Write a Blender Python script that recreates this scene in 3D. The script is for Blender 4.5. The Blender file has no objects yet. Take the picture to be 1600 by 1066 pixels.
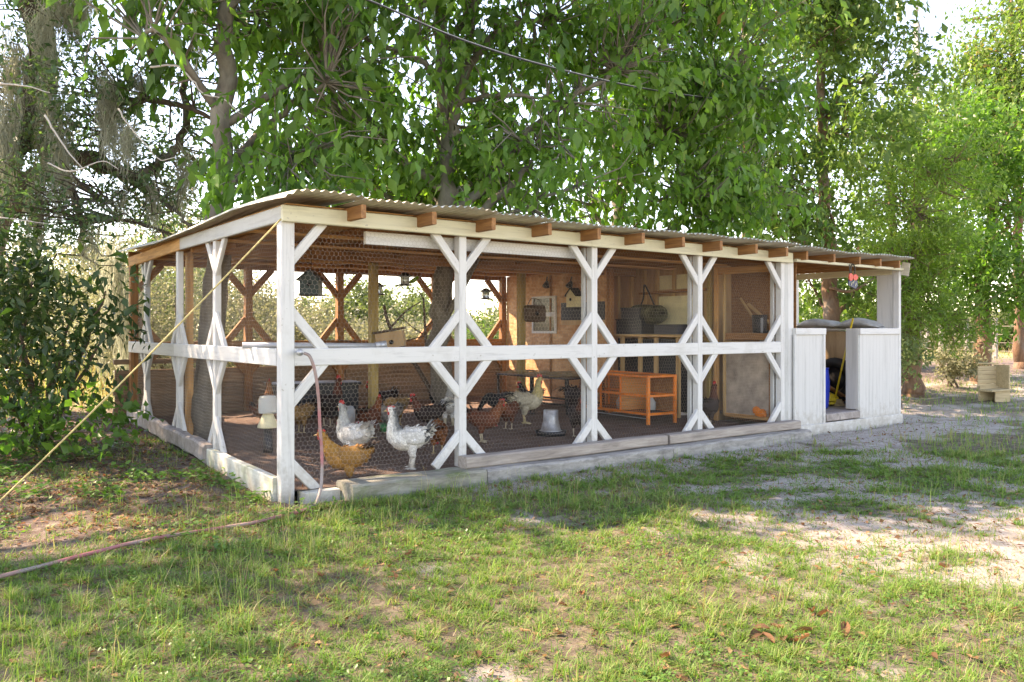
import bpy, math, random
import numpy as np
from mathutils import Vector, Matrix
R_ = math.radians
rng = np.random.default_rng(7)
random.seed(7)
sc = bpy.context.scene
COL = sc.collection

# ------------------------------------------------------------------ camera
CAM = np.array([-2.435, -6.105, 1.33]); FW = np.array([.603, .797, 0.]); FW /= np.linalg.norm(FW)
RT = np.array([FW[1], -FW[0], 0.]); FPX = 1287.
cd = bpy.data.cameras.new('camera'); cam = bpy.data.objects.new('camera', cd); COL.objects.link(cam)
cam.location = CAM; cam.rotation_euler = (R_(90), 0, -math.atan2(FW[0], FW[1]))
cd.sensor_width = 36; cd.lens = FPX / 1600 * 36; cd.shift_y = -18 / 1600; cd.clip_start = .05; cd.clip_end = 3000
sc.camera = cam
# ------------------------------------------------------------------ light
SUN_AZ = np.array([-.62, .78]); SUN_EL = 47
w = bpy.data.worlds.new('World'); sc.world = w; w.use_nodes = True
nt = w.node_tree; bg = nt.nodes['Background']
sky = nt.nodes.new('ShaderNodeTexSky'); sky.sky_type = 'NISHITA'; sky.sun_disc = False
sky.sun_elevation = R_(SUN_EL); sky.sun_rotation = math.atan2(SUN_AZ[0], SUN_AZ[1])
sky.air_density = .8; sky.dust_density = .1; sky.ozone_density = 1.2
nt.links.new(sky.outputs[0], bg.inputs[0]); bg.inputs[1].default_value = .15
sl = bpy.data.lights.new('sun', 'SUN'); sl.energy = 3.1; sl.angle = R_(.55); sl.color = (1, .965, .90)
so = bpy.data.objects.new('sun', sl); COL.objects.link(so)
sd = Vector((SUN_AZ[0], SUN_AZ[1], 0)).normalized() * math.cos(R_(SUN_EL)) + Vector((0, 0, math.sin(R_(SUN_EL))))
so.rotation_euler = sd.to_track_quat('Z', 'Y').to_euler(); so.location = sd * 60
vs = sc.view_settings; vs.view_transform = 'Standard'; vs.look = 'None'; vs.exposure = 2.35; vs.gamma = 1
vs.use_white_balance = True; vs.white_balance_temperature = 9600; vs.white_balance_tint = 22
sc.cycles.max_bounces = 8; sc.cycles.diffuse_bounces = 5; sc.cycles.transparent_max_bounces = 8
sc.cycles.use_denoising = True

# ------------------------------------------------------------------ helpers
def pt(px, py, d):
    return CAM + (FW + RT * (px - 800) / FPX + np.array([0, 0, 1.]) * (515 - py) / FPX) * d

def tag(o, label=None, cat=None, group=None, kind=None):
    if label: o['label'] = label
    if cat: o['category'] = cat
    if group: o['group'] = group
    if kind: o['kind'] = kind
    return o

def thing(name, label, cat, loc=(0, 0, 0), rz=0, group=None):
    o = bpy.data.objects.new(name, None); COL.objects.link(o)
    o.empty_display_size = .1
    o.location = loc; o.rotation_euler = (0, 0, rz)
    return tag(o, label, cat, group)

def mesh_np(name, V, faces_flat, counts, smooth=False):
    """fast mesh: V (n,3), flat loop indices, loop count per face (int or array)"""
    me = bpy.data.meshes.new(name)
    V = np.asarray(V, np.float32); fl = np.asarray(faces_flat, np.int32).ravel()
    if np.isscalar(counts): counts = np.full(len(fl) // counts, counts, np.int32)
    me.vertices.add(len(V)); me.vertices.foreach_set('co', V.ravel())
    me.loops.add(len(fl)); me.loops.foreach_set('vertex_index', fl)
    me.polygons.add(len(counts))
    st = np.concatenate(([0], np.cumsum(counts)[:-1])).astype(np.int32)
    me.polygons.foreach_set('loop_start', st)
    if smooth: me.polygons.foreach_set('use_smooth', np.ones(len(counts), bool))
    me.update(calc_edges=True)
    return me

def put(name, me, mat, parent=None, M=None):
    o = bpy.data.objects.new(name, me); COL.objects.link(o)
    if mat is not None and len(me.materials) == 0: me.materials.append(mat)
    if parent is not None: o.parent = parent
    if M is not None: o.matrix_local = M
    return o

def attr_f(me, name, vals):
    a = me.attributes.new(name, 'FLOAT', 'POINT'); a.data.foreach_set('value', np.asarray(vals, np.float32))

def attr_c(me, name, cols):
    a = me.attributes.new(name, 'FLOAT_COLOR', 'POINT')
    c = np.ones((len(cols), 4), np.float32); c[:, :3] = cols
    a.data.foreach_set('color', c.ravel())

class MB:
    def __init__(s): s.v = []; s.f = []; s.sm = []
    def add(s, v, f, sm=False):
        b = len(s.v); s.v += [tuple(map(float, p)) for p in v]; s.f += [tuple(i + b for i in q) for q in f]; s.sm += [sm] * len(f)
    def box(s, lo, hi):
        x0, y0, z0 = lo; x1, y1, z1 = hi
        s.add([(x0, y0, z0), (x1, y0, z0), (x1, y1, z0), (x0, y1, z0), (x0, y0, z1), (x1, y0, z1), (x1, y1, z1), (x0, y1, z1)],
              [(0, 3, 2, 1), (4, 5, 6, 7), (0, 1, 5, 4), (1, 2, 6, 5), (2, 3, 7, 6), (3, 0, 4, 7)])
        return s
    def tube(s, P, r, n=8, cap=True):
        P = [Vector(p) for p in P]; r = [r] * len(P) if np.isscalar(r) else r
        rings = []; N = None
        for i, p in enumerate(P):
            t = (P[min(i + 1, len(P) - 1)] - P[max(i - 1, 0)]).normalized()
            if N is None: N = t.orthogonal().normalized()
            N = (N - t * N.dot(t)); N = N.normalized() if N.length > 1e-6 else t.orthogonal().normalized()
            B = t.cross(N)
            rings.append([p + (N * math.cos(a) + B * math.sin(a)) * r[i] for a in [2 * math.pi * k / n for k in range(n)]])
        v = [q for g in rings for q in g]; f = []
        for i in range(len(P) - 1):
            for k in range(n):
                f.append((i * n + k, i * n + (k + 1) % n, (i + 1) * n + (k + 1) % n, (i + 1) * n + k))
        if cap: f.append(tuple(range(n))[::-1]); f.append(tuple((len(P) - 1) * n + k for k in range(n)))
        s.add(v, f, True); return s
    def lathe(s, prof, n=20, c=(0, 0, 0)):
        v = []; f = []
        for (r, z) in prof:
            v += [(c[0] + r * math.cos(2 * math.pi * k / n), c[1] + r * math.sin(2 * math.pi * k / n), c[2] + z) for k in range(n)]
        for i in range(len(prof) - 1):
            for k in range(n): f.append((i * n + k, i * n + (k + 1) % n, (i + 1) * n + (k + 1) % n, (i + 1) * n + k))
        f.append(tuple(range(n))[::-1]); f.append(tuple((len(prof) - 1) * n + k for k in range(n)))
        s.add(v, f, True); return s
    def prism(s, poly, y0, y1):
        """poly in (x,z), extruded along y"""
        n = len(poly); v = [(x, y0, z) for x, z in poly] + [(x, y1, z) for x, z in poly]
        f = [tuple(range(n)), tuple(range(n, 2 * n))[::-1]] + [(i, i + n, (i + 1) % n + n, (i + 1) % n) for i in range(n)]
        s.add(v, f); return s
    def mesh(s, name):
        me = bpy.data.meshes.new(name); me.from_pydata(s.v, [], s.f)
        me.polygons.foreach_set('use_smooth', s.sm); me.update(); return me
    def build(s, name, mat, parent=None, M=None): return put(name, s.mesh(name), mat, parent, M)

def beam(name, p0, p1, wd, th, mat, parent, up=(0, 0, 1), ch=.006, wob=0., seg=1):
    """board from p0 to p1: width wd along local Y, thickness th along local Z (Z near 'up'), long axis local X"""
    p0 = Vector(p0); p1 = Vector(p1); X = p1 - p0; L = X.length; X.normalize()
    up = Vector(up)
    if abs(X.dot(up)) > .98: up = Vector((0, 1, 0))
    Y = up.cross(X).normalized(); Z = X.cross(Y)
    a, b = wd / 2, th / 2; c = min(ch, a * .5, b * .5)
    pr = [(-a, -b + c), (-a + c, -b), (a - c, -b), (a, -b + c), (a, b - c), (a - c, b), (-a + c, b), (-a, b - c)]
    v = []; f = []
    for i in range(seg + 1):
        x = -L / 2 + L * i / seg; oy, oz = (random.uniform(-wob, wob), random.uniform(-wob, wob)) if 0 < i < seg else (0, 0)
        v += [(x, y + oy, z + oz) for y, z in pr]
    for i in range(seg):
        f += [(i * 8 + k, i * 8 + (k + 1) % 8, i * 8 + 8 + (k + 1) % 8, i * 8 + 8 + k) for k in range(8)]
    f = [q[::-1] for q in f]
    f += [tuple(range(8)), tuple(range(seg * 8, seg * 8 + 8))[::-1]]
    me = bpy.data.meshes.new(name); me.from_pydata(v, [], f); me.update()
    M = Matrix((X, Y, Z)).transposed().to_4x4(); M.translation = (p0 + p1) / 2
    return put(name, me, mat, parent, M)

# value noise
_T = np.random.default_rng(3).random((256, 256))
def vn(x, y, s=0):
    x = np.asarray(x, float) + s * 17.3; y = np.asarray(y, float) + s * 31.7
    xi = np.floor(x).astype(int); yi = np.floor(y).astype(int); fx = x - xi; fy = y - yi
    fx = fx * fx * (3 - 2 * fx); fy = fy * fy * (3 - 2 * fy)
    g = lambda a, b: _T[a & 255, b & 255]
    return (g(xi, yi) * (1 - fx) + g(xi + 1, yi) * fx) * (1 - fy) + (g(xi, yi + 1) * (1 - fx) + g(xi + 1, yi + 1) * fx) * fy
def fbm(x, y, s=0, o=4):
    t = 0; a = .5; n = 0
    for i in range(o): t = t + a * vn(np.asarray(x) * 2 ** i, np.asarray(y) * 2 ** i, s + i); n += a; a *= .5
    return t / n
def ss(a, b, x): t = np.clip((np.asarray(x, float) - a) / (b - a), 0, 1); return t * t * (3 - 2 * t)

# ------------------------------------------------------------------ materials
def new_mat(name):
    m = bpy.data.materials.new(name); m.use_nodes = True
    return m, m.node_tree, m.node_tree.nodes['Principled BSDF']
def N(nt, typ, **kw):
    n = nt.nodes.new(typ)
    for k, v in kw.items():
        if k in n.inputs: n.inputs[k].default_value = v
        else: setattr(n, k, v)
    return n
def ramp(nt, fac, stops):
    r = nt.nodes.new('ShaderNodeValToRGB'); el = r.color_ramp.elements
    while len(el) < len(stops): el.new(.5)
    for e, (p, c) in zip(el, stops): e.position = p; e.color = (*c, 1)
    nt.links.new(fac, r.inputs[0]); return r.outputs[0]
def mixc(nt, fac, a, b, mode='MIX'):
    m = nt.nodes.new('ShaderNodeMix'); m.data_type = 'RGBA'; m.blend_type = mode
    for s, v in ((m.inputs[0], fac), (m.inputs[6], a), (m.inputs[7], b)):
        if isinstance(v, (int, float)): s.default_value = v
        elif isinstance(v, tuple): s.default_value = (*v, 1) if len(v) == 3 else v
        else: nt.links.new(v, s)
    return m.outputs[2]
def coords(nt, scale=(1, 1, 1), rnd=True):
    tc = nt.nodes.new('ShaderNodeTexCoord'); mp = nt.nodes.new('ShaderNodeMapping'); mp.inputs['Scale'].default_value = scale
    if rnd:
        oi = nt.nodes.new('ShaderNodeObjectInfo'); vm = nt.nodes.new('ShaderNodeVectorMath'); vm.operation = 'SCALE'
        cb = nt.nodes.new('ShaderNodeCombineXYZ')
        for k in range(3): nt.links.new(oi.outputs['Random'], cb.inputs[k])
        vm.inputs['Scale'].default_value = 37.; nt.links.new(cb.outputs[0], vm.inputs[0])
        ad = nt.nodes.new('ShaderNodeVectorMath'); nt.links.new(tc.outputs['Object'], ad.inputs[0]); nt.links.new(vm.outputs[0], ad.inputs[1])
        nt.links.new(ad.outputs[0], mp.inputs[0])
    else: nt.links.new(tc.outputs['Object'], mp.inputs[0])
    return mp.outputs[0]
def noise(nt, vec, scale, detail=4, rough=.6, dist=0):
    n = N(nt, 'ShaderNodeTexNoise', Scale=scale, Detail=detail, Roughness=rough, Distortion=dist); nt.links.new(vec, n.inputs['Vector']); return n.outputs['Fac']
def bump(nt, h, bs, strength=.4, dist=.01):
    b = N(nt, 'ShaderNodeBump', Strength=strength, Distance=dist); nt.links.new(h, b.inputs['Height']); nt.links.new(b.outputs[0], bs.inputs['Normal'])

def wood(name, dark, light, rough=.75, grain=(1.2, 14, 14), bs_=.5, dirt=None, dirt_amt=.5, dirt_scale=2.5):
    m, nt, b = new_mat(name)
    v = coords(nt, grain); g = noise(nt, v, 2.2, 6, .65, .6)
    c = ramp(nt, g, [(.3, dark), (.68, light)])
    if dirt:
        v2 = coords(nt, (1, 1.6, 1.6)); d = noise(nt, v2, dirt_scale, 5, .7)
        f = ramp(nt, d, [(.5, (0, 0, 0)), (.72, (dirt_amt,) * 3)])
        c = mixc(nt, f, c, dirt)
    nt.links.new(c, b.inputs['Base Color']); b.inputs['Roughness'].default_value = rough
    bump(nt, g, b, bs_, .004); return m
def plain(name, col, rough=.5, metal=0., var=.12, scale=6, bmp=.1, spec=None):
    m, nt, b = new_mat(name); v = coords(nt); n = noise(nt, v, scale, 5, .65)
    lo = tuple(max(0, x * (1 - var * 2)) for x in col); hi = tuple(min(1, x * (1 + var)) for x in col)
    nt.links.new(ramp(nt, n, [(.3, lo), (.7, hi)]), b.inputs['Base Color'])
    b.inputs['Roughness'].default_value = rough; b.inputs['Metallic'].default_value = metal
    if bmp: bump(nt, n, b, bmp, .01)
    return m

def paint(name, col, dirt, amt=.55, chips=(.33, .30, .25), gr=(1.0, 13, 13)):
    """weathered paint on boards: streaks along the grain, speckled chips, smears"""
    m, nt, b = new_mat(name)
    v = coords(nt, gr); g = noise(nt, v, 2.0, 6, .7, .4)
    v2 = coords(nt); d = noise(nt, v2, 3.1, 6, .72); sp = noise(nt, v2, 34, 2, .5)
    c = mixc(nt, ramp(nt, g, [(.33, (.75,) * 3), (.5, (0, 0, 0))]), col, tuple(x * .72 for x in col))
    c = mixc(nt, ramp(nt, d, [(.50, (0, 0, 0)), (.78, (amt,) * 3)]), c, dirt)
    c = mixc(nt, ramp(nt, sp, [(.70, (0, 0, 0)), (.76, (.7,) * 3)]), c, chips)
    ge = nt.nodes.new('ShaderNodeNewGeometry'); sx = nt.nodes.new('ShaderNodeSeparateXYZ'); nt.links.new(ge.outputs['Position'], sx.inputs[0])
    ma = N(nt, 'ShaderNodeMath', operation='MULTIPLY_ADD'); nt.links.new(noise(nt, v2, 9, 5, .7), ma.inputs[0]); ma.inputs[1].default_value = 1.1; nt.links.new(sx.outputs[2], ma.inputs[2])
    c = mixc(nt, ramp(nt, ma.outputs[0], [(.45, (.75,) * 3), (.85, (0, 0, 0))]), c, (.30, .26, .20))
    nt.links.new(c, b.inputs['Base Color']); b.inputs['Roughness'].default_value = .6
    bump(nt, g, b, .45, .003); return m

M = {}
M['white'] = paint('white_paint', (.63, .63, .61), (.42, .40, .35))
M['cream'] = paint('yellow_cast_paint', (.64, .61, .44), (.50, .45, .28), .5)  # yellow cast of light on the fascia put into the paint colour
M['greywhite'] = paint('dull_white_paint', (.50, .51, .49), (.36, .35, .32), .7)
M['siding'] = paint('siding_paint', (.58, .58, .56), (.50, .50, .48), .3, (.52, .51, .48), (5, 5, .4))
M['whitealgae'] = paint('white_paint_algae', (.70, .70, .62), (.30, .36, .10), .9)
M['brown'] = wood('brown_wood', (.19, .08, .03), (.42, .20, .075))
M['orange'] = wood('orange_wood', (.40, .19, .07), (.72, .40, .16))
M['tan'] = wood('treated_post', (.24, .16, .05), (.46, .33, .12))
M['pine'] = wood('pine_stud', (.38, .23, .10), (.66, .44, .21))
M['plank'] = wood('plank_wood', (.13, .075, .042), (.36, .23, .14), grain=(.9, 18, 18), dirt=(.10, .09, .07))
M['sill'] = wood('sill_timber', (.19, .18, .165), (.42, .40, .37), grain=(2, 9, 9), bs_=.9, dirt=(.12, .11, .10), dirt_amt=.75, dirt_scale=7)
M['silltop'] = wood('cap_timber', (.22, .18, .155), (.44, .385, .335), grain=(1.2, 14, 14), bs_=.9, dirt=(.16, .14, .12))
M['mossy'] = wood('mossy_timber', (.14, .13, .10), (.34, .33, .27), grain=(2, 9, 9), bs_=.9, dirt=(.09, .13, .03), dirt_amt=.9, dirt_scale=4)
M['stone'] = wood('base_block', (.20, .17, .155), (.45, .40, .37), grain=(4, 4, 4), bs_=.9, dirt=(.15, .12, .10))
M['endgrain'] = wood('end_grain', (.38, .15, .05), (.62, .28, .1), grain=(9, 9, 9))
M['boardyellow'] = plain('pale_board', (.78, .72, .46), .7, var=.08)
M['ply'] = wood('plywood', (.40, .24, .12), (.64, .43, .24), grain=(3, 3, .7), bs_=.2)
M['wire'] = plain('galvanised_wire', (.40, .35, .30), .6, .2, bmp=0)
M['dark'] = plain('dark_plastic', (.022, .022, .025), .45)
M['darkpanel'] = plain('dark_panel', (.055, .055, .065), .6)
M['black'] = plain('black_metal', (.012, .012, .012), .4)
M['greenpaint'] = plain('dark_green_paint', (.018, .04, .038), .5)
M['galv'] = plain('galvanised_steel', (.50, .51, .52), .45, .55, .2, 12)
M['orangepaint'] = plain('orange_paint', (.88, .22, .02), .42, 0, .14, 9)
M['red'] = plain('red_plastic', (.45, .02, .03), .4)
M['green'] = plain('green_plastic', (.02, .22, .07), .4)
M['parrot'] = plain('parrot_green', (.22, .42, .02), .5)
M['blue'] = plain('blue_plastic', (.015, .06, .5), .35, 0, .05)
M['yellow'] = plain('yellow_paint', (.72, .50, .03), .4, 0, .08)
M['pipe'] = plain('grey_pipe', (.42, .43, .44), .4, .2)
M['bag'] = plain('feed_bag', (.46, .47, .47), .6, 0, .25, 5, .5)
M['camo'] = plain('camo_cloth', (.10, .10, .055), .8, 0, .5, 9, .4)
M['rope'] = plain('rope', (.62, .50, .22), .8, 0, .2, 30, .3)
M['rubber'] = plain('rubber', (.02, .02, .02), .6)
M['cable'] = plain('cable', (.02, .02, .022), .5)
M['concrete'] = plain('pole_concrete', (.42, .41, .38), .8, 0, .12, 8, .3)
M['straw'] = wood('straw', (.20, .14, .07), (.42, .31, .17), grain=(8, 30, 8), bs_=1)
M['seatwood'] = wood('weathered_pine', (.36, .27, .15), (.58, .46, .28))
M['branch'] = wood('dead_branch', (.055, .035, .022), (.15, .10, .07))
M['glass'], _nt, _b = new_mat('window_glass'); _b.inputs['Base Color'].default_value = (.05, .055, .06, 1); _b.inputs['Roughness'].default_value = .12
def clear(name, col):
    m, nt, b = new_mat(name); b.inputs['Base Color'].default_value = (*col, 1); b.inputs['Roughness'].default_value = .25
    b.inputs['Transmission Weight'].default_value = .45; b.inputs['IOR'].default_value = 1.2; return m
M['clear'] = clear('clear_plastic', (.75, .80, .80))
def bark(name, dark, light, sc_=6):
    m, nt, b = new_mat(name); v = coords(nt, (1, 1, .35)); g = noise(nt, v, sc_, 8, .7, .8); l = noise(nt, coords(nt), 1.6, 4, .6)
    c = ramp(nt, g, [(.32, dark), (.66, light)]); c = mixc(nt, ramp(nt, l, [(.5, (0, 0, 0)), (.75, (.5,) * 3)]), c, (.36, .37, .32))
    nt.links.new(c, b.inputs['Base Color']); b.inputs['Roughness'].default_value = .85; bump(nt, g, b, .8, .02); return m
M['barkgrey'] = bark('smooth_grey_bark', (.085, .07, .055), (.23, .20, .155))
M['barkoak'] = bark('oak_bark', (.035, .024, .016), (.13, .095, .07), 9)
M['barkred'] = bark('reddish_bark', (.09, .045, .025), (.26, .15, .09), 8)

def leafmat(name, stops, trans, tw=.45, rough=.42):
    m, nt, b = new_mat(name)
    a = nt.nodes.new('ShaderNodeAttribute'); a.attribute_name = 'rnd'
    c = ramp(nt, a.outputs['Fac'], stops)
    nt.links.new(c, b.inputs['Base Color']); b.inputs['Roughness'].default_value = rough
    b.inputs['Specular IOR Level'].default_value = .35
    t = nt.nodes.new('ShaderNodeBsdfTranslucent'); nt.links.new(mixc(nt, 1., c, trans, 'MULTIPLY'), t.inputs['Color'])
    mx = nt.nodes.new('ShaderNodeMixShader'); mx.inputs[0].default_value = tw
    nt.links.new(b.outputs[0], mx.inputs[1]); nt.links.new(t.outputs[0], mx.inputs[2])
    nt.links.new(mx.outputs[0], nt.nodes['Material Output'].inputs[0]); return m
TR = (1.25, 1.8, .6)
M['leaf'] = leafmat('broad_leaf', [(0, (.04, .095, .026)), (.5, (.095, .20, .045)), (.95, (.19, .31, .07)), (.99, (.30, .14, .06))], (1.35, 1.75, .65), .5, .34)
M['leafbright'] = leafmat('bright_leaf', [(0, (.05, .10, .03)), (.5, (.10, .18, .05)), (.96, (.20, .28, .08)), (1, (.28, .18, .08))], (1.3, 1.55, .75), .48, .36)
M['leafoak'] = leafmat('oak_leaf', [(0, (.05, .085, .05)), (.5, (.09, .145, .08)), (.9, (.15, .20, .09)), (1, (.25, .16, .06))], TR, .4)
M['leafdark'] = leafmat('glossy_dark_leaf', [(0, (.022, .042, .018)), (.6, (.045, .085, .03)), (.9, (.085, .13, .04)), (1, (.18, .10, .05))], TR, .3, .3)
M['leafcypress'] = leafmat('feathery_leaf', [(0, (.06, .12, .03)), (.5, (.12, .20, .045)), (1, (.24, .31, .07))], TR, .45)
M['leafpale'] = leafmat('pale_scrub_leaf', [(0, (.12, .13, .07)), (.5, (.24, .24, .15)), (1, (.42, .40, .28))], (1.2, 1.25, .95))
M['leafscrub'] = leafmat('scrub_leaf', [(0, (.07, .11, .04)), (.5, (.14, .19, .075)), (1, (.27, .30, .13))], (1.2, 1.35, .8))
M['moss'] = leafmat('spanish_moss', [(0, (.30, .30, .24)), (1, (.52, .52, .43))], (1.05, 1.08, .95), .6, .9)
M['grass'] = leafmat('grass_blade', [(0, (.085, .18, .04)), (.45, (.145, .275, .058)), (.70, (.24, .34, .10)), (.83, (.40, .36, .19)), (.92, (.46, .36, .23)), (1, (.26, .17, .10))], (1.2, 1.35, .7), .46, .5)
M['weed'] = leafmat('weed_leaf', [(0, (.06, .15, .03)), (1, (.14, .26, .06))], TR, .3)
M['litter'] = leafmat('dry_leaf', [(0, (.10, .05, .025)), (.5, (.24, .12, .06)), (1, (.42, .27, .15))], (1.4, 1.1, .8), .25, .8)

def osb():
    m, nt, b = new_mat('osb_board')
    tc = nt.nodes.new('ShaderNodeTexCoord')
    cs = None
    for i, (rot, scl) in enumerate(((.4, (1, 8, 26)), (-.7, (1, 24, 8)), (1.1, (1, 10, 22)))):
        mp = nt.nodes.new('ShaderNodeMapping'); mp.inputs['Rotation'].default_value = (rot, 0, 0); mp.inputs['Scale'].default_value = scl
        nt.links.new(tc.outputs['Object'], mp.inputs[0])
        vo = N(nt, 'ShaderNodeTexVoronoi', Scale=1.1); nt.links.new(mp.outputs[0], vo.inputs['Vector'])
        sp = nt.nodes.new('ShaderNodeSeparateColor'); nt.links.new(vo.outputs['Color'], sp.inputs[0])
        c = ramp(nt, sp.outputs[0], [(0, (.40, .19, .08)), (.5, (.62, .34, .16)), (1, (.80, .54, .32))])
        cs = c if cs is None else mixc(nt, .4, cs, c)
    n = noise(nt, coords(nt, rnd=False), 1.2, 4); cs = mixc(nt, ramp(nt, n, [(.4, (0, 0, 0)), (.7, (.5,) * 3)]), cs, (.44, .17, .06))
    nt.links.new(cs, b.inputs['Base Color']); b.inputs['Roughness'].default_value = .7; return m
M['osb'] = osb()
def roofm():
    m, nt, b = new_mat('corrugated_white_roofing')
    n = noise(nt, coords(nt, (1, .35, 1)), 2.5, 7, .7); c = ramp(nt, n, [(.32, (.45, .42, .34)), (.5, (.68, .65, .54)), (.7, (.78, .76, .68))])
    nt.links.new(c, b.inputs['Base Color']); b.inputs['Roughness'].default_value = .55; return m
M['roof'] = roofm()
def dirtm(name, a, bb, c_, scale=3.):
    m, nt, b = new_mat(name); v = coords(nt, rnd=False); n = noise(nt, v, scale, 8, .7); f = noise(nt, v, 40, 6, .75)
    c = ramp(nt, n, [(.3, a), (.55, bb), (.75, c_)]); c = mixc(nt, .35, c, ramp(nt, f, [(.3, tuple(x * .5 for x in a)), (.7, c_)]))
    nt.links.new(c, b.inputs['Base Color']); b.inputs['Roughness'].default_value = .95; bump(nt, f, b, 1., .03); return m
M['dirt'] = dirtm('coop_dirt', (.12, .068, .048), (.21, .135, .10), (.33, .23, .175))
def groundm():
    m, nt, b = new_mat('ground')
    v = coords(nt, rnd=False); big = noise(nt, v, 1.4, 6, .65); mid = noise(nt, v, 9, 6, .7); fine = noise(nt, v, 70, 6, .8)
    def at(n):
        a = nt.nodes.new('ShaderNodeAttribute'); a.attribute_name = n; return a.outputs['Fac']
    thatch = ramp(nt, mid, [(.30, (.045, .034, .024)), (.48, (.15, .115, .08)), (.7, (.32, .26, .19))])
    sand = ramp(nt, mid, [(.25, (.26, .22, .195)), (.5, (.43, .385, .35)), (.75, (.56, .52, .48))])
    lit = ramp(nt, mid, [(.28, (.055, .035, .027)), (.48, (.15, .10, .08)), (.63, (.26, .20, .17)), (.78, (.42, .37, .34))])
    mead = ramp(nt, big, [(.3, (.22, .20, .09)), (.55, (.38, .34, .18)), (.75, (.50, .43, .28))])
    c = mixc(nt, at('sand'), thatch, sand); c = mixc(nt, at('litter'), c, lit); c = mixc(nt, at('meadow'), c, mead)
    c = mixc(nt, .55, c, ramp(nt, fine, [(.25, (.28,) * 3), (.5, (.55,) * 3), (.7, (.9,) * 3)]), 'MULTIPLY')
    c = mixc(nt, 1., c, (1.45, 1.45, 1.45), 'MULTIPLY')
    nt.links.new(c, b.inputs['Base Color']); b.inputs['Roughness'].default_value = .95
    h = nt.nodes.new('ShaderNodeMath'); h.operation = 'ADD'; nt.links.new(mid, h.inputs[0]); nt.links.new(fine, h.inputs[1])
    bump(nt, h.outputs[0], b, .9, .03); return m
M['ground'] = groundm()

# ================================================================== TERRAIN
LX, LY = 6.45, 4.98
def gz(x, y):
    x = np.asarray(x, float); y = np.asarray(y, float)
    z = .045 * np.clip(y, 0, 5.5) + .05 * (fbm(x * .8, y * .8, 5, 3) - .5)
    z = z + .012 * (fbm(x * 5, y * 5, 9, 3) - .5)
    inside = (x > -.02) & (x < 9.12) & (y > -.12) & (y < np.where(x < 6.45, 5.0, 1.7))
    return np.where(inside, z - .16, z)
def fz(x, y): return .085 + .03 * np.asarray(y, float)
def sand_f(x, y):
    """pale sand showing: strip before the coop, worn patches to the right, small gaps elsewhere"""
    n = fbm(x * .9, y * .9, 2, 4); n2 = fbm(x * 3.1, y * 3.1, 4, 3)
    strip = ss(-1.05, -.6, y + .5 * (n2 - .5)) * ss(.2, 2.2, x) * (1 - ss(.3, 1., y)) * ss(13, 9.5, x)
    right = ss(.50, .60, n * .62 + n2 * .38 + .04 * ss(1, 4, x - .5 * y - 3)) * ss(.8, 2.6, x - .35 * (y + 3.5)) * (1 - .75 * ss(-1.2, -.3, y) * ss(9, 11, x)) * (1 - .6 * ss(9, 14, x))
    gaps = ss(.57, .66, .5 * n + .5 * n2) * .85
    track = ss(.52, .62, n2 * .5 + n * .5) * ss(4.5, 7, x) * ss(-4.6, -3, y) * ss(-.9, -1.8, y) * .9
    return np.clip(np.maximum.reduce([strip * ss(.28, .48, n2 + .12), right, gaps, track]), 0, 1)
def litter_f(x, y):
    n = fbm(x * 1.3, y * 1.3, 6, 4)
    return np.clip(np.maximum(ss(.9, -.3, x + .5 * (n - .5)) * ss(-1.5, -.2, y + .9 * (n - .5)) * ss(8, 5, y), ss(10.5, 12.5, x + 3 * (n - .5)) * ss(2.2, 3.2, y - .04 * (x - 14) + 1.5 * (n - .5)) * ss(8, 6, y)), 0, 1)
def meadow_f(x, y): return np.clip(np.maximum(ss(5.2, 7.5, y) * ss(16, 10, x), ss(9, 13, y + .1 * x)), 0, 1)
def axis(lo, hi, st, far, g=1.22):
    a = list(np.arange(lo, hi, st)); s = st
    p = a[-1]; q = a[0]; A = []; B = []
    while p < far: s *= g; p += s; A.append(p)
    s = st
    while q > -far: s *= g; q -= s; B.append(q)
    return np.array(B[::-1] + a + A)
gx = axis(-5, 12, .07, 900); gy = axis(-6, 6, .07, 900)
GX, GY = np.meshgrid(gx, gy); V = np.stack([GX.ravel(), GY.ravel(), gz(GX, GY).ravel()], 1)
nx, ny = len(gx), len(gy); ii = np.arange(nx * ny).reshape(ny, nx)
F = np.stack([ii[:-1, :-1], ii[:-1, 1:], ii[1:, 1:], ii[1:, :-1]], -1).reshape(-1, 4)
me = mesh_np('ground', V, F, 4, True)
attr_f(me, 'sand', sand_f(V[:, 0], V[:, 1])); attr_f(me, 'litter', litter_f(V[:, 0], V[:, 1])); attr_f(me, 'meadow', meadow_f(V[:, 0], V[:, 1]))
tag(put('ground', me, M['ground']), 'sandy ground with thin grass and leaf litter', kind='structure')
# dirt floor of the run
fx = np.linspace(-.02, 6.46, 110); fy = np.linspace(-.05, 4.97, 90); FX, FY = np.meshgrid(fx, fy)
V = np.stack([FX.ravel(), FY.ravel(), (fz(FX, FY) + .06 * (fbm(FX * 2.5, FY * 2.5, 8, 4) - .5)).ravel()], 1)
nx, ny = len(fx), len(fy); ii = np.arange(nx * ny).reshape(ny, nx)
F = np.stack([ii[:-1, :-1], ii[:-1, 1:], ii[1:, 1:], ii[1:, :-1]], -1).reshape(-1, 4)
tag(put('dirt_floor', mesh_np('dirt_floor', V, F, 4, True), M['dirt']), 'scratched brown dirt floor of the chicken run', kind='structure')

# ================================================================== CHICKEN COOP
coop = thing('chicken_coop', 'long white timber chicken coop with wire netting and corrugated roof', 'chicken coop')
RZ, FB, FT = 1.115, 2.15, 2.275            # rail centre, fascia bottom / top
PX = [0, 1.61, 3.19, 4.79, 6.33]
def cb(name, p0, p1, wd, th, mat, up=(0, 0, 1), **k): return beam(name, p0, p1, wd, th, M[mat], coop, up, **k)
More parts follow.
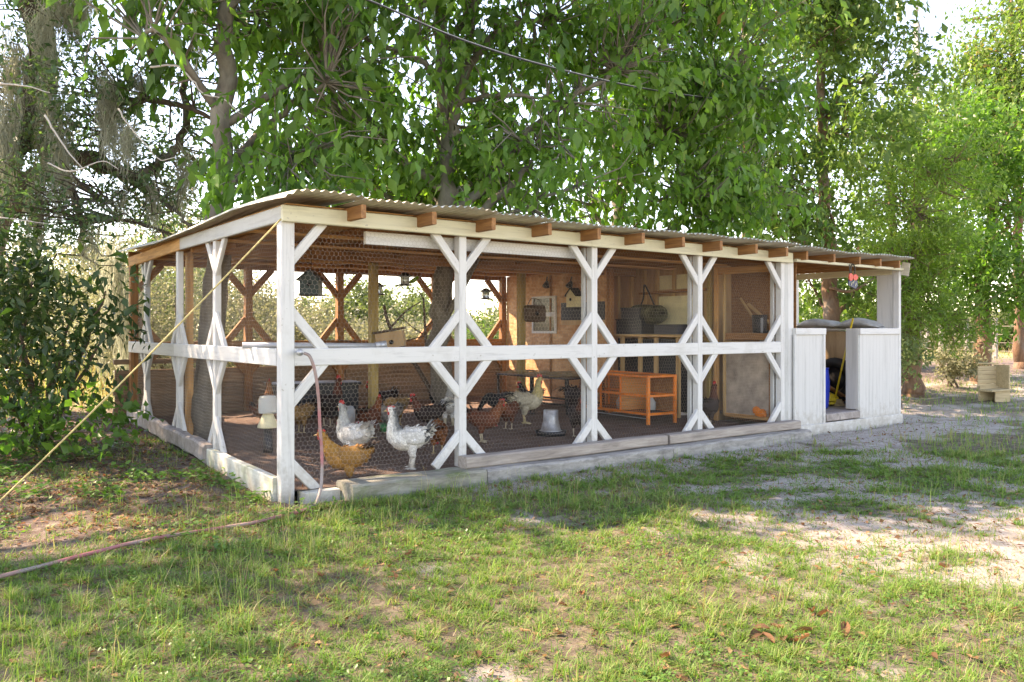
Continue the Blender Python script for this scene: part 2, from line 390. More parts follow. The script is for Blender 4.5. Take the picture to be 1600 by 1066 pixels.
# front posts ( x-width seen = local Y because up is -Y )
UPF = (0, -1, 0)
for i, x in enumerate(PX):
    wd = .105 if i == 0 else .078
    z0 = -.04 if i == 0 else .12
    cb('post', (x, 0, z0), (x, 0, FB + .002 if i else FT - .01), wd, .10 if i == 0 else .085, 'white', UPF)
    if i > 1: cb('post', (x - .052 if i < 4 else x - .06, .07, .12), (x - .05 if i < 4 else x - .06, .07, FB), .03, .05, 'greywhite', UPF)
    for s in (-1, 1):
        if (i == 0 and s < 0) or (i == 4 and s > 0): continue
        e = x + s * wd / 2
        yb = -.012 + .004 * s
        cb('brace', (e - s * .03, yb, FB - .31), (e + s * .25, yb, FB + .02), .072, .042, 'white', UPF)
        cb('brace', (e - s * .03, yb, RZ + .37), (e + s * .265, yb, RZ + .04), .078, .042, 'white', UPF)
        cb('brace', (e - s * .03, yb, RZ - .37), (e + s * .265, yb, RZ - .04), .078, .042, 'white', UPF)
        zb = .13 if not (i == 0) else .02
        cb('brace', (e - s * .03, yb, zb + .29), (e + s * .24, yb, zb + .005), .078, .042, 'white', UPF)
for a, b_, wa, wb in ((0, 1, .0525, .039), (1, 2, .039, .039), (2, 3, .039, .039), (3, 4, .039, .039)):
    cb('rail', (PX[a] + wa - .002, -.024, RZ), (PX[b_] - wb + .002, -.024, RZ), .135, .03, 'white', UPF)
# fascia boards
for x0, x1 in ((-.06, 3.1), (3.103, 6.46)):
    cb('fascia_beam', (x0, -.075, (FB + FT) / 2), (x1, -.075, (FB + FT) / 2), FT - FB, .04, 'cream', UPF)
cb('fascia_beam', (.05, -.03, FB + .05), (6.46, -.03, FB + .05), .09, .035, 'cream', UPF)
# left side
UPL = (-1, 0, 0)
SY = [1.66, 2.89, 4.26]
for i, y in enumerate(SY):
    z0 = .09 + .035 * y
    cb('post', (0, y, z0), (0, y, FB), .075, .06, 'white' if i < 2 else 'greywhite', UPL)
    if i == 1: cb('post', (.13, y + .12, z0), (.13, y + .12, FB), .07, .07, 'orange', UPL)
    for s in (-1, 1):
        for (za, zc) in ((FB - .30, FB + .02), (RZ + .36, RZ + .03), (RZ - .36, RZ - .03), (z0 + .36, z0 + .01)):
            if i == 1 and za == FB - .30: continue
            cb('brace', (-.006 + .004 * s, y + s * .01, za), (-.006 + .004 * s, y + s * .27, zc), .07, .035, 'white' if i < 2 else 'greywhite', UPL)
for y0, y1, mt in ((.05, 1.64, 'white'), (1.643, 2.9, 'white'), (2.903, 4.95, 'greywhite')):
    cb('rail', (-.045, y0, RZ), (-.045, y1, RZ), .135, .028, mt, UPL)
cb('fascia_beam', (-.035, -.05, FB + .065), (-.035, 2.7, FB + .06), .12, .036, 'greywhite', UPL)
cb('fascia_beam', (-.035, 2.703, FB + .06), (-.035, 5.02, FB + .02), .12, .036, 'orange', UPL)
# back
UPB = (0, 1, 0)
for x in (0, 1.44, 2.78, 4.4, 5.72):
    cb('post', (x, 4.93, .12), (x, 4.93, FB + .05), .095, .095, 'brown', UPB)
    for s in (-1, 1):
        if (x == 0 and s < 0): continue
        for (za, zc) in ((FB - .34, FB), (RZ + .36, RZ), (RZ - .36, RZ)):
            cb('brace', (x + s * .03, 4.93, za), (x + s * .33, 4.93, zc), .085, .05, 'brown', UPB)
cb('rail', (.0, 4.90, RZ), (5.7, 4.90, RZ), .12, .035, 'brown', UPB)
cb('fascia_beam', (-.05, 4.97, FB + .07), (5.8, 4.97, FB + .07), .16, .04, 'brown', UPB)
for k in range(4):
    zc = .27 + k * .1575
    cb('plank', (-.22 + .02 * (k % 2), 5.01 + .006 * (k % 2), zc), (2.9, 5.01 + .006 * (k % 2), zc), .160, .04, 'plank', UPB, wob=.003, seg=4)
    cb('plank', (2.905, 5.01 - .006 * (k % 2), zc), (5.85, 5.01 - .006 * (k % 2), zc + .004), .160, .04, 'plank', UPB, wob=.003, seg=4)
cb('plank', (-.22, 5.0, .925), (5.85, 5.0, .925), .06, .09, 'plank', UPB)
# inner posts
cb('post', (2.42, 3.2, .15), (2.42, 3.2, FB + .1), .10, .10, 'tan', UPF)
cb('post', (5.08, 3.6, .15), (5.08, 3.6, FB + .1), .10, .10, 'tan', UPF)
cb('crossbeam', (0.02, 2.55, FB + .03), (6.4, 2.55, FB + .03), .14, .05, 'brown', (0, 1, 0))
# rafters
RX = [.49, 1.13, 1.73, 2.36, 2.97, 3.57, 4.17, 4.78, 5.40, 5.98, 6.60, 7.2, 7.8, 8.32, 8.82]
for i, x in enumerate(RX):
    yb = 5.05 if x < 6.4 else 1.9
    r = cb('rafter', (x, -.34 if x < 6.3 else -.20, 2.243), (x, yb, 2.243), .042, .105, 'brown')
    r.rotation_euler.rotate_axis('X', random.uniform(-.03, .03))
for y in (.9, 1.8, 3.5, 4.3):
    cb('purlin', (-.02, y, 2.178), (6.4, y, 2.178), .085, .025, 'orange')
for i in range(5):
    cb('roof_deck', (.02 + i * 1.285, .02 + 2.46, 2.304), (1.298 + i * 1.285, .02 + 2.46, 2.304), 4.9, .010, 'orange', ch=.002)
# corrugated sheets
def sheet(x0, wd, y0, y1, z0, seed):
    r = random.Random(seed); lift = r.uniform(.008, .026); pk = r.uniform(.25, .5); rag = r.uniform(-.03, .03)
    xs = np.linspace(0, wd, int(wd / .0105)); ys = np.array([0, .05, .15, .3, .6, 1.2, 2.4, 3.6, 4.8, y1 - y0]) if y1 - y0 > 5 else np.linspace(0, y1 - y0, 6)
    XX, YY = np.meshgrid(xs, ys); u = XX / wd
    hump = np.where(u < pk, np.sin(u / pk * math.pi / 2), np.cos((u - pk) / (1 - pk) * math.pi / 2))
    Z = z0 + .011 * np.sin(2 * math.pi * XX / .075) + lift * hump * np.exp(-YY / .8) + .010 * u + .012 * np.sin(YY * 1.7 + seed)
    if seed == 0: Z = Z + .03 * np.sin(YY * 1.2) - .05 * np.clip((.14 - XX) / .14, 0, 1) ** 2 + .02
    Y = y0 + YY + rag * (1 - YY / (y1 - y0)) + .03 * (u - .5)
    V = np.stack([(x0 + XX).ravel(), Y.ravel(), Z.ravel()], 1); n, m_ = len(xs), len(ys)
    ii = np.arange(n * m_).reshape(m_, n); F = np.stack([ii[:-1, :-1], ii[:-1, 1:], ii[1:, 1:], ii[1:, :-1]], -1).reshape(-1, 4)
    o = put('roof_sheet', mesh_np('roof_sheet', V, F, 4, True), M['roof'], coop)
x = -.16; k = 0
while x < 8.7:
    wd = .70 if x < 8.2 else 9.10 - x
    sheet(x, wd, -.38 if x < 6.3 else -.30, 5.2 if x < 6.3 else 2.0, 2.313 + .006 * (k % 2), k); x += .63; k += 1
# side flap of sheet at right end
cb('roof_flap', (9.08, -.16, 2.28), (9.11, -.12, 2.10), .12, .006, 'roof', (1, 0, 0))

# hexagonal netting, one panel per bay
def hexnet(w_, h_, a=.0225, r=.00072):
    dx = a * math.sqrt(3); dz = a * 1.5
    ni = int(w_ / dx) + 1; nj = int(h_ / dz) + 1
    E0 = []; E1 = []
    J, I = np.meshgrid(np.arange(nj), np.arange(ni), indexing='ij')
    off = (J % 2) * dx / 2
    top = np.stack([I * dx + off, J * dz + a / 2 + 0 * I], -1)          # node (upper end of vertical)
    bot = np.stack([I * dx + off, J * dz - a / 2 + 0 * I], -1)
    E0.append(bot.reshape(-1, 2)); E1.append(top.reshape(-1, 2))
    for sx in (-1, 1):
        t2 = top + np.array([sx * dx / 2, a / 2]); E0.append(top.reshape(-1, 2)); E1.append(t2.reshape(-1, 2))
    P = np.concatenate(E0); Q = np.concatenate(E1)
    ok = (np.minimum(P[:, 0], Q[:, 0]) > 0) & (np.maximum(P[:, 0], Q[:, 0]) < w_) & (P[:, 1] > 0) & (Q[:, 1] < h_); P = P[ok]; Q = Q[ok]
    d = Q - P; d /= np.linalg.norm(d, axis=1)[:, None]; n = np.stack([-d[:, 1], d[:, 0]], 1)
    ne = len(P); V = np.zeros((ne, 6, 3))
    wz = .004 * np.sin(P[:, 0] * 9 + P[:, 1] * 5); wq = .004 * np.sin(Q[:, 0] * 9 + Q[:, 1] * 5)
    for k, (on, oy) in enumerate(((-1, -.5), (1, -.5), (0, 1))):
        V[:, k, 0] = P[:, 0] + n[:, 0] * on * r; V[:, k, 2] = P[:, 1] + n[:, 1] * on * r; V[:, k, 1] = oy * r + wz
        V[:, k + 3, 0] = Q[:, 0] + n[:, 0] * on * r; V[:, k + 3, 2] = Q[:, 1] + n[:, 1] * on * r; V[:, k + 3, 1] = oy * r + wq
    xx, zz = V[..., 0].copy(), V[..., 2].copy(); V[..., 0] += .006 * np.sin(zz * 7 + xx * 3) + .003 * np.sin(zz * 23 + xx * 9); V[..., 2] += .006 * np.sin(xx * 6 + zz * 2) + .003 * np.sin(xx * 19 - zz * 5); V[..., 1] += .010 * np.sin(xx * 4.1 + 1) * np.sin(zz * 3.3)
    b = np.arange(ne)[:, None] * 6
    F = np.concatenate([b + np.array(q) for q in ((0, 1, 4, 3), (1, 2, 5, 4), (2, 0, 3, 5))], 1).reshape(-1, 4)
    me = mesh_np('wire_netting', V.reshape(-1, 3), F, 4); me.materials.append(M['wire']); return me
net = hexnet(1.56, 2.04)
def netpanel(p, rz, sx=1, sz=1): return put('wire_netting', net, None, coop, Matrix.Translation(p) @ Matrix.Rotation(rz, 4, 'Z') @ Matrix.Diagonal((sx, 1, sz, 1)))
for a in range(4): netpanel((PX[a] + .02, .045, .12), 0, (PX[a + 1] - PX[a] - .04) / 1.56)
for y0, y1 in ((.03, 1.63), (1.68, 2.87), (2.91, 4.24), (4.28, 4.9)): netpanel((.04, y0, .16), R_(90), (y1 - y0) / 1.56, .98)

# sill timbers along the front
o = cb('sill_timber', (.40, -.19, .04), (1.66, -.19, .03), .30, .19, 'mossy', wob=.006, seg=6, ch=.02)
o = cb('sill_timber', (1.665, -.20, .03), (4.0, -.20, .025), .30, .19, 'sill', wob=.006, seg=8, ch=.02)
o = cb('sill_timber', (4.005, -.20, .025), (6.46, -.20, .02), .30, .19, 'sill', wob=.006, seg=8, ch=.02)
cb('cap_timber', (1.53, -.15, .178), (4.06, -.15, .173), .14, .10, 'silltop', wob=.004, seg=6, ch=.012)
cb('cap_timber', (4.10, -.15, .173), (6.44, -.15, .168), .14, .10, 'silltop', wob=.004, seg=6, ch=.012)
cb('sill_block', (.10, -.06, .03), (.39, -.06, .03), .16, .10, 'whitealgae')
# left base: painted board then weathered blocks
cb('base_board', (-.055, .05, .09), (-.055, 1.70, .125), .20, .06, 'whitealgae', UPL, wob=.004, seg=4)
y = 1.703
for k, L in enumerate((.62, .60, .66, .55, .62)):
    zz = .10 + .04 * y
    cb('base_block', (-.06, y, zz), (-.06, y + L, zz + .03), .17 - .012 * (k % 2), .11, 'stone', UPL, wob=.012, seg=3, ch=.02); y += L + .006

# end wall of oriented strand board with window
def panel(name, x0, x1, y0, y1, z0, z1, mat): return MB().box((x0, y0, z0), (x1, y1, z1)).build(name, M[mat] if isinstance(mat, str) else mat, coop)
panel('wall_panel', 5.75, 5.765, 3.715, 4.86, .25, 2.2, 'osb')
panel('wall_panel', 5.751, 5.766, 2.48, 3.70, .25, 2.2, 'osb')
panel('wall_panel', 5.742, 5.757, 2.50, 3.45, 1.40, 1.52, 'ply')
panel('dark_panel', 5.738, 5.76, 2.50, 3.46, 1.47, 1.735, 'darkpanel')
cb('trim', (5.74, 3.71, .25), (5.74, 3.71, 2.17), .035, .02, 'brown', UPL)
cb('post', (5.80, 2.46, .15), (5.80, 2.46, 2.2), .09, .09, 'brown', UPL)
wn = MB().box((5.752, 3.60, 1.30), (5.756, 4.13, 1.82)).build('window', M['darkpanel'], coop)
for q in ((3.57, 3.605, 1.27, 1.85), (4.125, 4.16, 1.27, 1.85)): MB().box((5.725, q[0], q[2]), (5.75, q[1], q[3])).build('frame', M['white'], wn)
for z0, z1 in ((1.27, 1.305), (1.815, 1.85), (1.53, 1.60)): MB().box((5.728, 3.605, z0), (5.75, 4.125, z1)).build('frame', M['white'], wn)
MB().box((5.742, 3.605, 1.60), (5.747, 4.125, 1.815)).build('pane', M['glass'], wn)
MB().box((5.738, 3.605, 1.305), (5.743, 4.125, 1.53)).build('pane', M['glass'], wn)
# stud wall behind the cage and the shelf
panel('wall_panel', 6.43, 6.44, 1.10, 5.0, .2, 2.33, 'ply')
for y in (1.2, 1.45, 1.78, 2.1, 2.35, 2.62, 2.9): cb('stud', (6.40, y, .15), (6.40, y, 2.2), .05, .055, 'pine', UPL)
panel('pale_board', 6.355, 6.37, 1.27, 2.03, 1.22, 1.80, 'boardyellow')
panel('pale_board', 6.402, 6.42, 1.83, 2.06, 1.90, 2.10, 'boardyellow')
panel('pale_board', 6.403, 6.42, 1.50, 1.74, 1.90, 2.10, 'boardyellow')
cb('shelf', (6.30, 1.15, 1.87), (6.30, 2.30, 1.85), .14, .03, 'brown')
cb('shelf', (6.15, 1.20, 1.245), (6.15, 2.72, 1.245), .42, .035, 'pine')
for y in (1.35, 1.75, 2.05, 2.4): cb('shelf_leg', (6.0, y, .15), (6.0, y, 1.23), .055, .05, 'pine', UPL)
panel('shelf_back', 6.22, 6.23, 1.2, 2.72, .2, 1.2, 'dark')
# netted screen beside the store room
cb('door_frame', (6.36, 1.12, .12), (6.36, 1.12, 2.17), .05, .06, 'tan', UPL)
cb('door_frame', (6.36, 1.00, .12), (6.36, 1.00, 2.17), .06, .05, 'orange', UPL)
cb('door_frame', (6.36, .87, .20), (6.36, .87, 2.08), .035, .04, 'pine', UPL)
cb('door_frame', (6.36, .16, .20), (6.36, .16, 2.15), .03, .04, 'brown', UPL)
cb('door_frame', (6.365, .18, 1.24), (6.365, .85, 1.24), .09, .03, 'brown', UPL)
cb('door_frame', (6.362, .18, 1.16), (6.362, .85, 1.16), .035, .035, 'pine', UPL)
cb('door_frame', (6.362, .18, 2.10), (6.362, .96, 2.10), .09, .035, 'orange', UPL)
M['scuffed'] = plain('scuffed_panel', (.46, .38, .31), .8, 0, .28, 3.5, .2)
panel('lower_panel', 6.37, 6.382, .18, .86, .22, 1.13, 'scuffed')
cb('door_frame', (6.362, .18, .21), (6.362, .85, .21), .05, .035, 'orange', UPL)
netpanel((6.355, .19, 1.28), R_(90), .66 / 1.56, .8 / 2.04)
panel('closet_back', 6.78, 6.79, .08, 1.1, .1, 2.2, 'brown')
panel('closet_side', 6.40, 6.775, 1.085, 1.098, .1, 2.2, 'ply')
# ---- porch / store at the right end
cb('post', (6.50, -.012, .05), (6.50, -.012, 2.19), .12, .05, 'white', UPF)
cb('post', (6.42, -.005, .10), (6.42, -.005, 2.19), .09, .06, 'greywhite', UPF)
def siding(x0, x1, z0, z1, y, n):
    """vertical boards, each of its own"""
    wdt = (x1 - x0) / n
    for k in range(n):
        MB().box((x0 + k * wdt + .0005, y - .008, z0), (x0 + (k + 1) * wdt - .0005, y, z1)).build('siding_board', M['siding'], coop)
siding(6.545, 7.16, .10, 1.27, -.06, 8)
siding(8.02, 9.04, .10, 1.27, -.06, 12)
MB().box((6.545, -.062, .1), (7.16, -.03, 1.3)).build('backing', M['greywhite'], coop)
MB().box((8.0, -.062, .1), (9.04, -.03, 1.3)).build('backing', M['greywhite'], coop)
cb('cap_board', (6.53, -.055, 1.305), (7.19, -.055, 1.305), .085, .07, 'white', UPF)
cb('cap_board', (8.0, -.055, 1.305), (9.06, -.055, 1.305), .085, .07, 'white', UPF)
cb('trim', (7.165, -.06, .10), (7.165, -.06, 1.27), .045, .05, 'white', UPF)
cb('trim', (6.53, -.07, .10), (6.53, -.07, 1.27), .03, .03, 'white', UPF)
panel('return_panel', 7.995, 8.012, -.06, .12, .25, 1.345, 'siding')
cb('base_board', (6.52, -.085, .035), (9.10, -.085, .035), .19, .03, 'white', UPF)
cb('post', (9.07, -.03, -.02), (9.07, -.03, 2.25), .06, .09, 'white', UPF)
panel('post_panel', 9.05, 9.10, .02, .26, 1.33, 2.2, 'siding')
panel('side_wall', 9.06, 9.10, .02, 1.66, .02, 1.31, 'siding')
panel('side_wall_lining', 9.035, 9.055, .27, 1.64, .25, 1.30, 'ply')
cb('cap_board', (9.04, .02, 1.33), (9.04, 1.66, 1.33), .12, .03, 'white')
cb('post', (9.06, 1.63, .05), (9.06, 1.63, 2.25), .09, .09, 'white', UPF)
cb('crossbeam', (9.06, .03, 2.16), (9.06, 1.68, 2.16), .09, .04, 'cream', UPL)
cb('crossbeam', (6.5, -.10, 2.185), (9.08, -.10, 2.185), .035, .05, 'cream', UPF)
cb('crossbeam', (6.5, 1.66, 2.12), (9.05, 1.66, 2.12), .12, .04, 'cream', UPF)
panel('back_wall', 6.8, 9.03, 1.64, 1.66, .1, 1.25, 'ply')
panel('porch_floor', 6.5, 9.03, .0, 1.63, .20, .235, 'silltop')
for x0, x1 in ((7.20, 7.52), (7.525, 7.995)): cb('step_timber', (x0, -.03, .19), (x1, -.03, .19), .12, .10, 'stone', ch=.012)
# long white folded curtain box under the fascia
o = panel('curtain_box', .72, 3.06, .075, .115, 2.04, 2.145, 'white')

# ================================================================== THINGS IN AND AROUND THE COOP
def mt(x, y, z, rz=0, rx=0, ry=0, s=1):
    return Matrix.Translation((x, y, z)) @ Matrix.Rotation(rz, 4, 'Z') @ Matrix.Rotation(ry, 4, 'Y') @ Matrix.Rotation(rx, 4, 'X') @ Matrix.Scale(s, 4)
def grain(me_builder, name, mat, par, *a): return me_builder.build(name, M[mat], par, *a)

# garden hose with spigot
hz = thing('garden_hose', 'faded red garden hose hanging from the spigot and trailing over the grass', 'hose', (.14, -.12, 0))
hp = [(.095, -.13, 1.15), (.13, -.16, 1.12), (.165, -.175, 1.0), (.19, -.18, .8), (.20, -.18, .6), (.21, -.19, .42), (.20, -.22, .25), (.15, -.30, .12), (.05, -.42, .05), (-.15, -.55, .025),
      (-.45, -.66, .02), (-.85, -.70, .02), (-1.3, -.75, .018), (-1.75, -.9, .018), (-2.15, -1.05, .018), (-2.7, -1.15, .018)]
def cr(P, n=6):
    P = [np.array(p, float) for p in P]; P = [2 * P[0] - P[1]] + P + [2 * P[-1] - P[-2]]; o = []
    for i in range(1, len(P) - 2):
        for t in np.linspace(0, 1, n, endpoint=False):
            o.append(.5 * (2 * P[i] + (P[i + 1] - P[i - 1]) * t + (2 * P[i - 1] - 5 * P[i] + 4 * P[i + 1] - P[i + 2]) * t * t + (3 * P[i] - P[i - 1] - 3 * P[i + 1] + P[i + 2]) * t ** 3))
    o.append(P[-2]); return o
def hosem():
    m, nt, b = new_mat('hose_rubber'); v = coords(nt, rnd=False); n = noise(nt, v, 2.1, 3, .6); n2 = noise(nt, v, 12, 4, .7)
    c = ramp(nt, n, [(.44, (.46, .10, .11)), (.50, (.36, .17, .15)), (.57, (.30, .25, .22))]); c = mixc(nt, .3, c, ramp(nt, n2, [(.3, (.15, .1, .09)), (.7, (.45, .35, .32))]))
    nt.links.new(c, b.inputs['Base Color']); b.inputs['Roughness'].default_value = .55; return m
M['hose'] = hosem()
cv = cr(hp, 6); cv = [(p[0], p[1], p[2] if p[2] > .06 else float(gz(p[0], p[1])) + .034) for p in cv]
ho = MB().tube(cv, .0122, 8).build('hose', M['hose'], hz, Matrix.Translation((-.14, .12, 0)))
sg = MB().lathe([(.016, 0), (.018, .02), (.018, .04), (.028, .045), (.028, .055)], 10).build('spigot', M['galv'], hz, mt(-.07, .06, 1.155, 0, R_(90)))
MB().tube([(0, 0, 0), (0, .0, .12)], .013, 8).build('riser', M['pipe'], hz, mt(-.045, .10, 1.05))

# guy rope
rp = thing('guy_rope', 'taut yellow rope tied to the roof beam and pegged out in the grass', 'rope', (-2.0, 1.75, .05))
a = np.array([-.06, -.06, 2.17]); e = a + (np.array([-1.73, 1.61, 0.]) - a) * 1.12; e[2] = max(e[2], 0.)
ends = pt(0, 775, 6.05); e = ends + (ends - a) * .35
MB().tube([tuple(a + (e - a) * t + np.array([0, 0, -.05 * math.sin(math.pi * t)])) for t in np.linspace(0, 1, 14)], .0065, 6).build('rope', M['rope'], rp, Matrix.Translation((2.0, -1.75, -.05)))

# horizontal grey pipe
pp = thing('water_pipe', 'grey plastic water pipe with end fitting hanging behind the white rail', 'pipe', (.3, .7, 1.17))
MB().tube([(-.12, .62, 1.20), (.98, .35, 1.185)], .026, 10).build('pipe', M['pipe'], pp, Matrix.Translation((-.3, -.7, -1.17)))
MB().tube([(.96, .355, 1.185), (1.05, .335, 1.20)], .034, 10).build('end_fitting', M['galv'], pp, Matrix.Translation((-.3, -.7, -1.17)))

# bird houses and hanging feeders
def birdhouse(label, loc, rz, w_, h_, d_, mat, roofmat, hole=.018, tilt=0, hang=None):
    t = thing('birdhouse', label, 'birdhouse', loc, rz); t.rotation_euler = (0, tilt, rz)
    MB().prism([(-w_ / 2, 0), (w_ / 2, 0), (w_ / 2, h_ * .68), (0, h_), (-w_ / 2, h_ * .68)], -d_ / 2, d_ / 2).build('box', M[mat], t)
    for s in (-1, 1):
        beam('roof_board', (s * w_ * .66, 0, h_ * .60), (-s * .002, 0, h_ * 1.05), d_ * 1.25, .012, M[roofmat], t)
    beam('floor_board', (-w_ * .62, 0, -.006), (w_ * .62, 0, -.006), d_ * 1.25, .012, M[roofmat], t)
    MB().lathe([(hole, 0), (hole, .006)], 14).build('entrance_hole', M['black'], t, mt(0, -d_ / 2 - .001, h_ * .42, 0, R_(90)))
    if hang: MB().tube([(0, 0, h_), (0, 0, h_ + hang)], .003, 4).build('cord', M['cable'], t)
    return t
birdhouse('dark green hanging birdhouse above the pipe beside the corner post', (1.16, 2.2, 1.70), R_(-37), .20, .25, .20, 'greenpaint', 'black', .02, 0, .25)
birdhouse('white birdhouse fixed to the strand board wall', (5.66, 3.07, 1.66), R_(-90), .19, .27, .14, 'boardyellow', 'black', .022)
nb = thing('nest_box', 'tilted wooden nest box with round hole fixed on the tan inner post', 'nest box', (2.62, 3.08, 1.10), R_(-37)); nb.rotation_euler = (0, R_(-9), R_(-37))
MB().box((-.17, -.12, 0), (.17, .12, .20)).build('box', M['ply'], nb)
beam('lid', (-.19, 0, .215), (.19, 0, .225), .30, .025, M['branch'], nb)
MB().lathe([(.028, 0), (.028, .006)], 14).build('entrance_hole', M['black'], nb, mt(.02, -.121, .07, 0, R_(90)))
lb = thing('log_nest_box', 'rough bark log nest box hanging in front of the white window', 'nest box', (5.26, 3.5, 1.47), R_(-37))
MB().lathe([(.10, -.16), (.125, -.155), (.13, 0), (.12, .15), (.09, .16)], 14).build('log', M['branch'], lb, mt(0, 0, .10, 0, 0, R_(90)))
MB().lathe([(.03, 0), (.03, .006)], 12).build('entrance_hole', M['black'], lb, mt(.03, -.127, .10, 0, R_(90)))
MB().tube(cr([(-.12, 0, .2), (-.05, 0, .32), (.06, 0, .30), (.12, 0, .2)]), .006, 5).build('handle', M['branch'], lb)

def lantern(label, loc, s=1, bird=False):
    t = thing('hanging_feeder', label, 'bird feeder', loc, R_(20))
    MB().lathe([(.0, .175), (.03, .172), (.05, .155), (.11, .125), (.11, .118), (.0, .118)], 6).build('roof', M['black'], t, Matrix.Scale(s, 4))
    MB().lathe([(.055, .02), (.06, .118)], 12).build('seed_tube', M['clear'], t, Matrix.Scale(s, 4))
    MB().lathe([(.0, 0), (.10, 0), (.105, .018), (.0, .018)], 6).build('tray', M['black'], t, Matrix.Scale(s, 4))
    for k in range(4):
        a = k * math.pi / 2 + .4; MB().tube([(.068 * math.cos(a), .068 * math.sin(a), .015), (.068 * math.cos(a), .068 * math.sin(a), .12)], .0035, 4).build('bar', M['black'], t, Matrix.Scale(s, 4))
    MB().tube([(0, 0, .17 * s), (0, 0, 2.2 - loc[2])], .0025, 4).build('chain', M['cable'], t)
    return t
lantern('black lantern bird feeder half hidden behind the tan inner post', (2.90, 4.0, 1.80))
lantern('black lantern feeder hanging highest with a green parrot figure on its tray', (2.93, 3.3, 1.90))
lantern('black lantern bird feeder hanging beside the slim white post with braces', (4.86, 4.2, 1.79))
pr = thing('parrot_figure', 'small bright green parrot figure on the feeder tray', 'parrot figure', (3.03, 3.26, 1.935), R_(-37))
def loft(S, n=12):
    """S rows: x,z,ry,rz ; returns verts, faces along a curved spine in the XZ plane"""
    S = np.array(cr(S, 4)); v = []; f = []
    for i, (x, z, ry, rz) in enumerate(S):
        a = S[min(i + 1, len(S) - 1)] - S[max(i - 1, 0)]; t = np.array([a[0], a[1]]); t /= (np.linalg.norm(t) + 1e-9); nrm = np.array([-t[1], t[0]])
        for k in range(n):
            th = 2 * math.pi * k / n; v.append((x + nrm[0] * rz * math.sin(th), ry * math.cos(th), z + nrm[1] * rz * math.sin(th)))
    m_ = len(S)
    for i in range(m_ - 1):
        for k in range(n): f.append((i * n + k, i * n + (k + 1) % n, (i + 1) * n + (k + 1) % n, (i + 1) * n + k))
    f.append(tuple(range(n))); f.append(tuple((m_ - 1) * n + k for k in range(n))[::-1])
    return v, f, np.repeat(np.linspace(0, 1, m_), n)
v_, f_, _ = loft([(-.10, -.02, .006, .006), (-.05, .01, .014, .014), (0, .03, .028, .03), (.03, .055, .024, .026), (.05, .075, .02, .022), (.075, .072, .006, .008)], 8)
mb = MB(); mb.add(v_, f_, True); mb.build('body', M['parrot'], pr)

# flood lights on the wall
for (y, z, rz, lab) in ((3.76, 2.03, .5, 'black flood lamp tilted above the white window'), (3.2, 2.0, 0, 'black flood lamp above the white birdhouse')):
    t = thing('flood_lamp', lab, 'lamp', (5.70, y, z), R_(-90) + rz)
    MB().tube([(0, .03, .12), (0, .0, .04)], .012, 6).build('bracket', M['black'], t)
    MB().lathe([(.02, 0), (.035, .03), (.055, .09), (.055, .10)], 12).build('housing', M['black'], t, mt(0, .02, .05, 0, R_(150)))

# galvanised feeder, waterers
t = thing('poultry_feeder', 'galvanised hopper poultry feeder standing on the dirt floor', 'feeder', (3.62, 1.16, float(fz(0, 1.16))))
MB().lathe([(.135, .05), (.115, .06), (.088, .17), (.085, .285), (.08, .29), (.0, .292)], 20).build('hopper', M['galv'], t)
MB().lathe([(.0, 0), (.165, 0), (.185, .055), (.178, .055), (.16, .012), (.0, .012)], 20).build('pan', M['dark'], t)
t = thing('poultry_waterer', 'clear plastic waterer jar on a small stand inside the side netting', 'waterer', (.50, 1.70, .14))
MB().lathe([(.05, 0), (.045, .05), (.04, .24)], 12).build('stand', M['dark'], t)
MB().lathe([(.10, .24), (.10, .25), (.045, .38), (.0, .38)], 16).build('base_cone', M['boardyellow'], t)
MB().lathe([(.085, .38), (.09, .40), (.09, .50), (.075, .545), (.0, .55)], 16).build('jar', M['clear'], t)
t = thing('red_waterer', 'small waterer with a red base in front of the dark crate', 'waterer', (2.0, 3.05, .16), R_(-20))
MB().lathe([(.0, 0), (.13, 0), (.14, .05), (.125, .05), (.0, .02)], 18).build('base', M['red'], t)
MB().lathe([(.09, .04), (.09, .20), (.06, .24), (.0, .245)], 16).build('jar', M['clear'], t)
t = thing('green_bowl', 'green plastic feed bowl behind the pale hens', 'bowl', (2.15, 2.3, .15))
MB().lathe([(.0, 0), (.09, 0), (.11, .10), (.10, .10), (.082, .012), (.0, .012)], 18).build('bowl', M['green'], t)
t = thing('storage_crate', 'low dark crate against the plank wall behind the hens', 'crate', (2.0, 4.1, .19), R_(-12))
for q in ((-.55, -.25, .0, .55, -.23, .42), (-.55, .23, 0, .55, .25, .42), (-.55, -.228, 0, -.53, .228, .42), (.53, -.228, 0, .55, .228, .42)):
    MB().box(q[:3], q[3:]).build('side', M['dark'], t)
MB().box((-.58, -.28, .42), (.58, .28, .45)).build('lid', M['black'], t)
# low table with straw
t = thing('straw_table', 'low dark table topped with straw under the wall window', 'table', (5.2, 3.1, .18))
MB().box((-.36, -.82, .47), (.36, .82, .49)).build('top', M['dark'], t)
mb = MB()
for k in range(260):
    x, y, a = random.uniform(-.33, .33), random.uniform(-.78, .78), random.uniform(0, 3.14); c, s_ = math.cos(a) * .09, math.sin(a) * .09; z = .492 + random.uniform(0, .04)
    mb.add([(x - c, y - s_, z), (x + c, y + s_, z + random.uniform(-.005, .02)), (x + c + .004, y + s_ + .004, z + .006), (x - c + .004, y - s_, z + .006)], [(0, 1, 2, 3)])
tag(mb.build('straw', M['straw'], t), kind='stuff')
for sx in (-.33, .33):
    for y in (-.79, 0, .79): beam('leg', (sx, y, 0), (sx, y, .47), .035, .035, M['black'], t)
for sx in (-.33, .33): beam('stretcher', (sx, -.79, .12), (sx, .79, .12), .02, .03, M['black'], t)
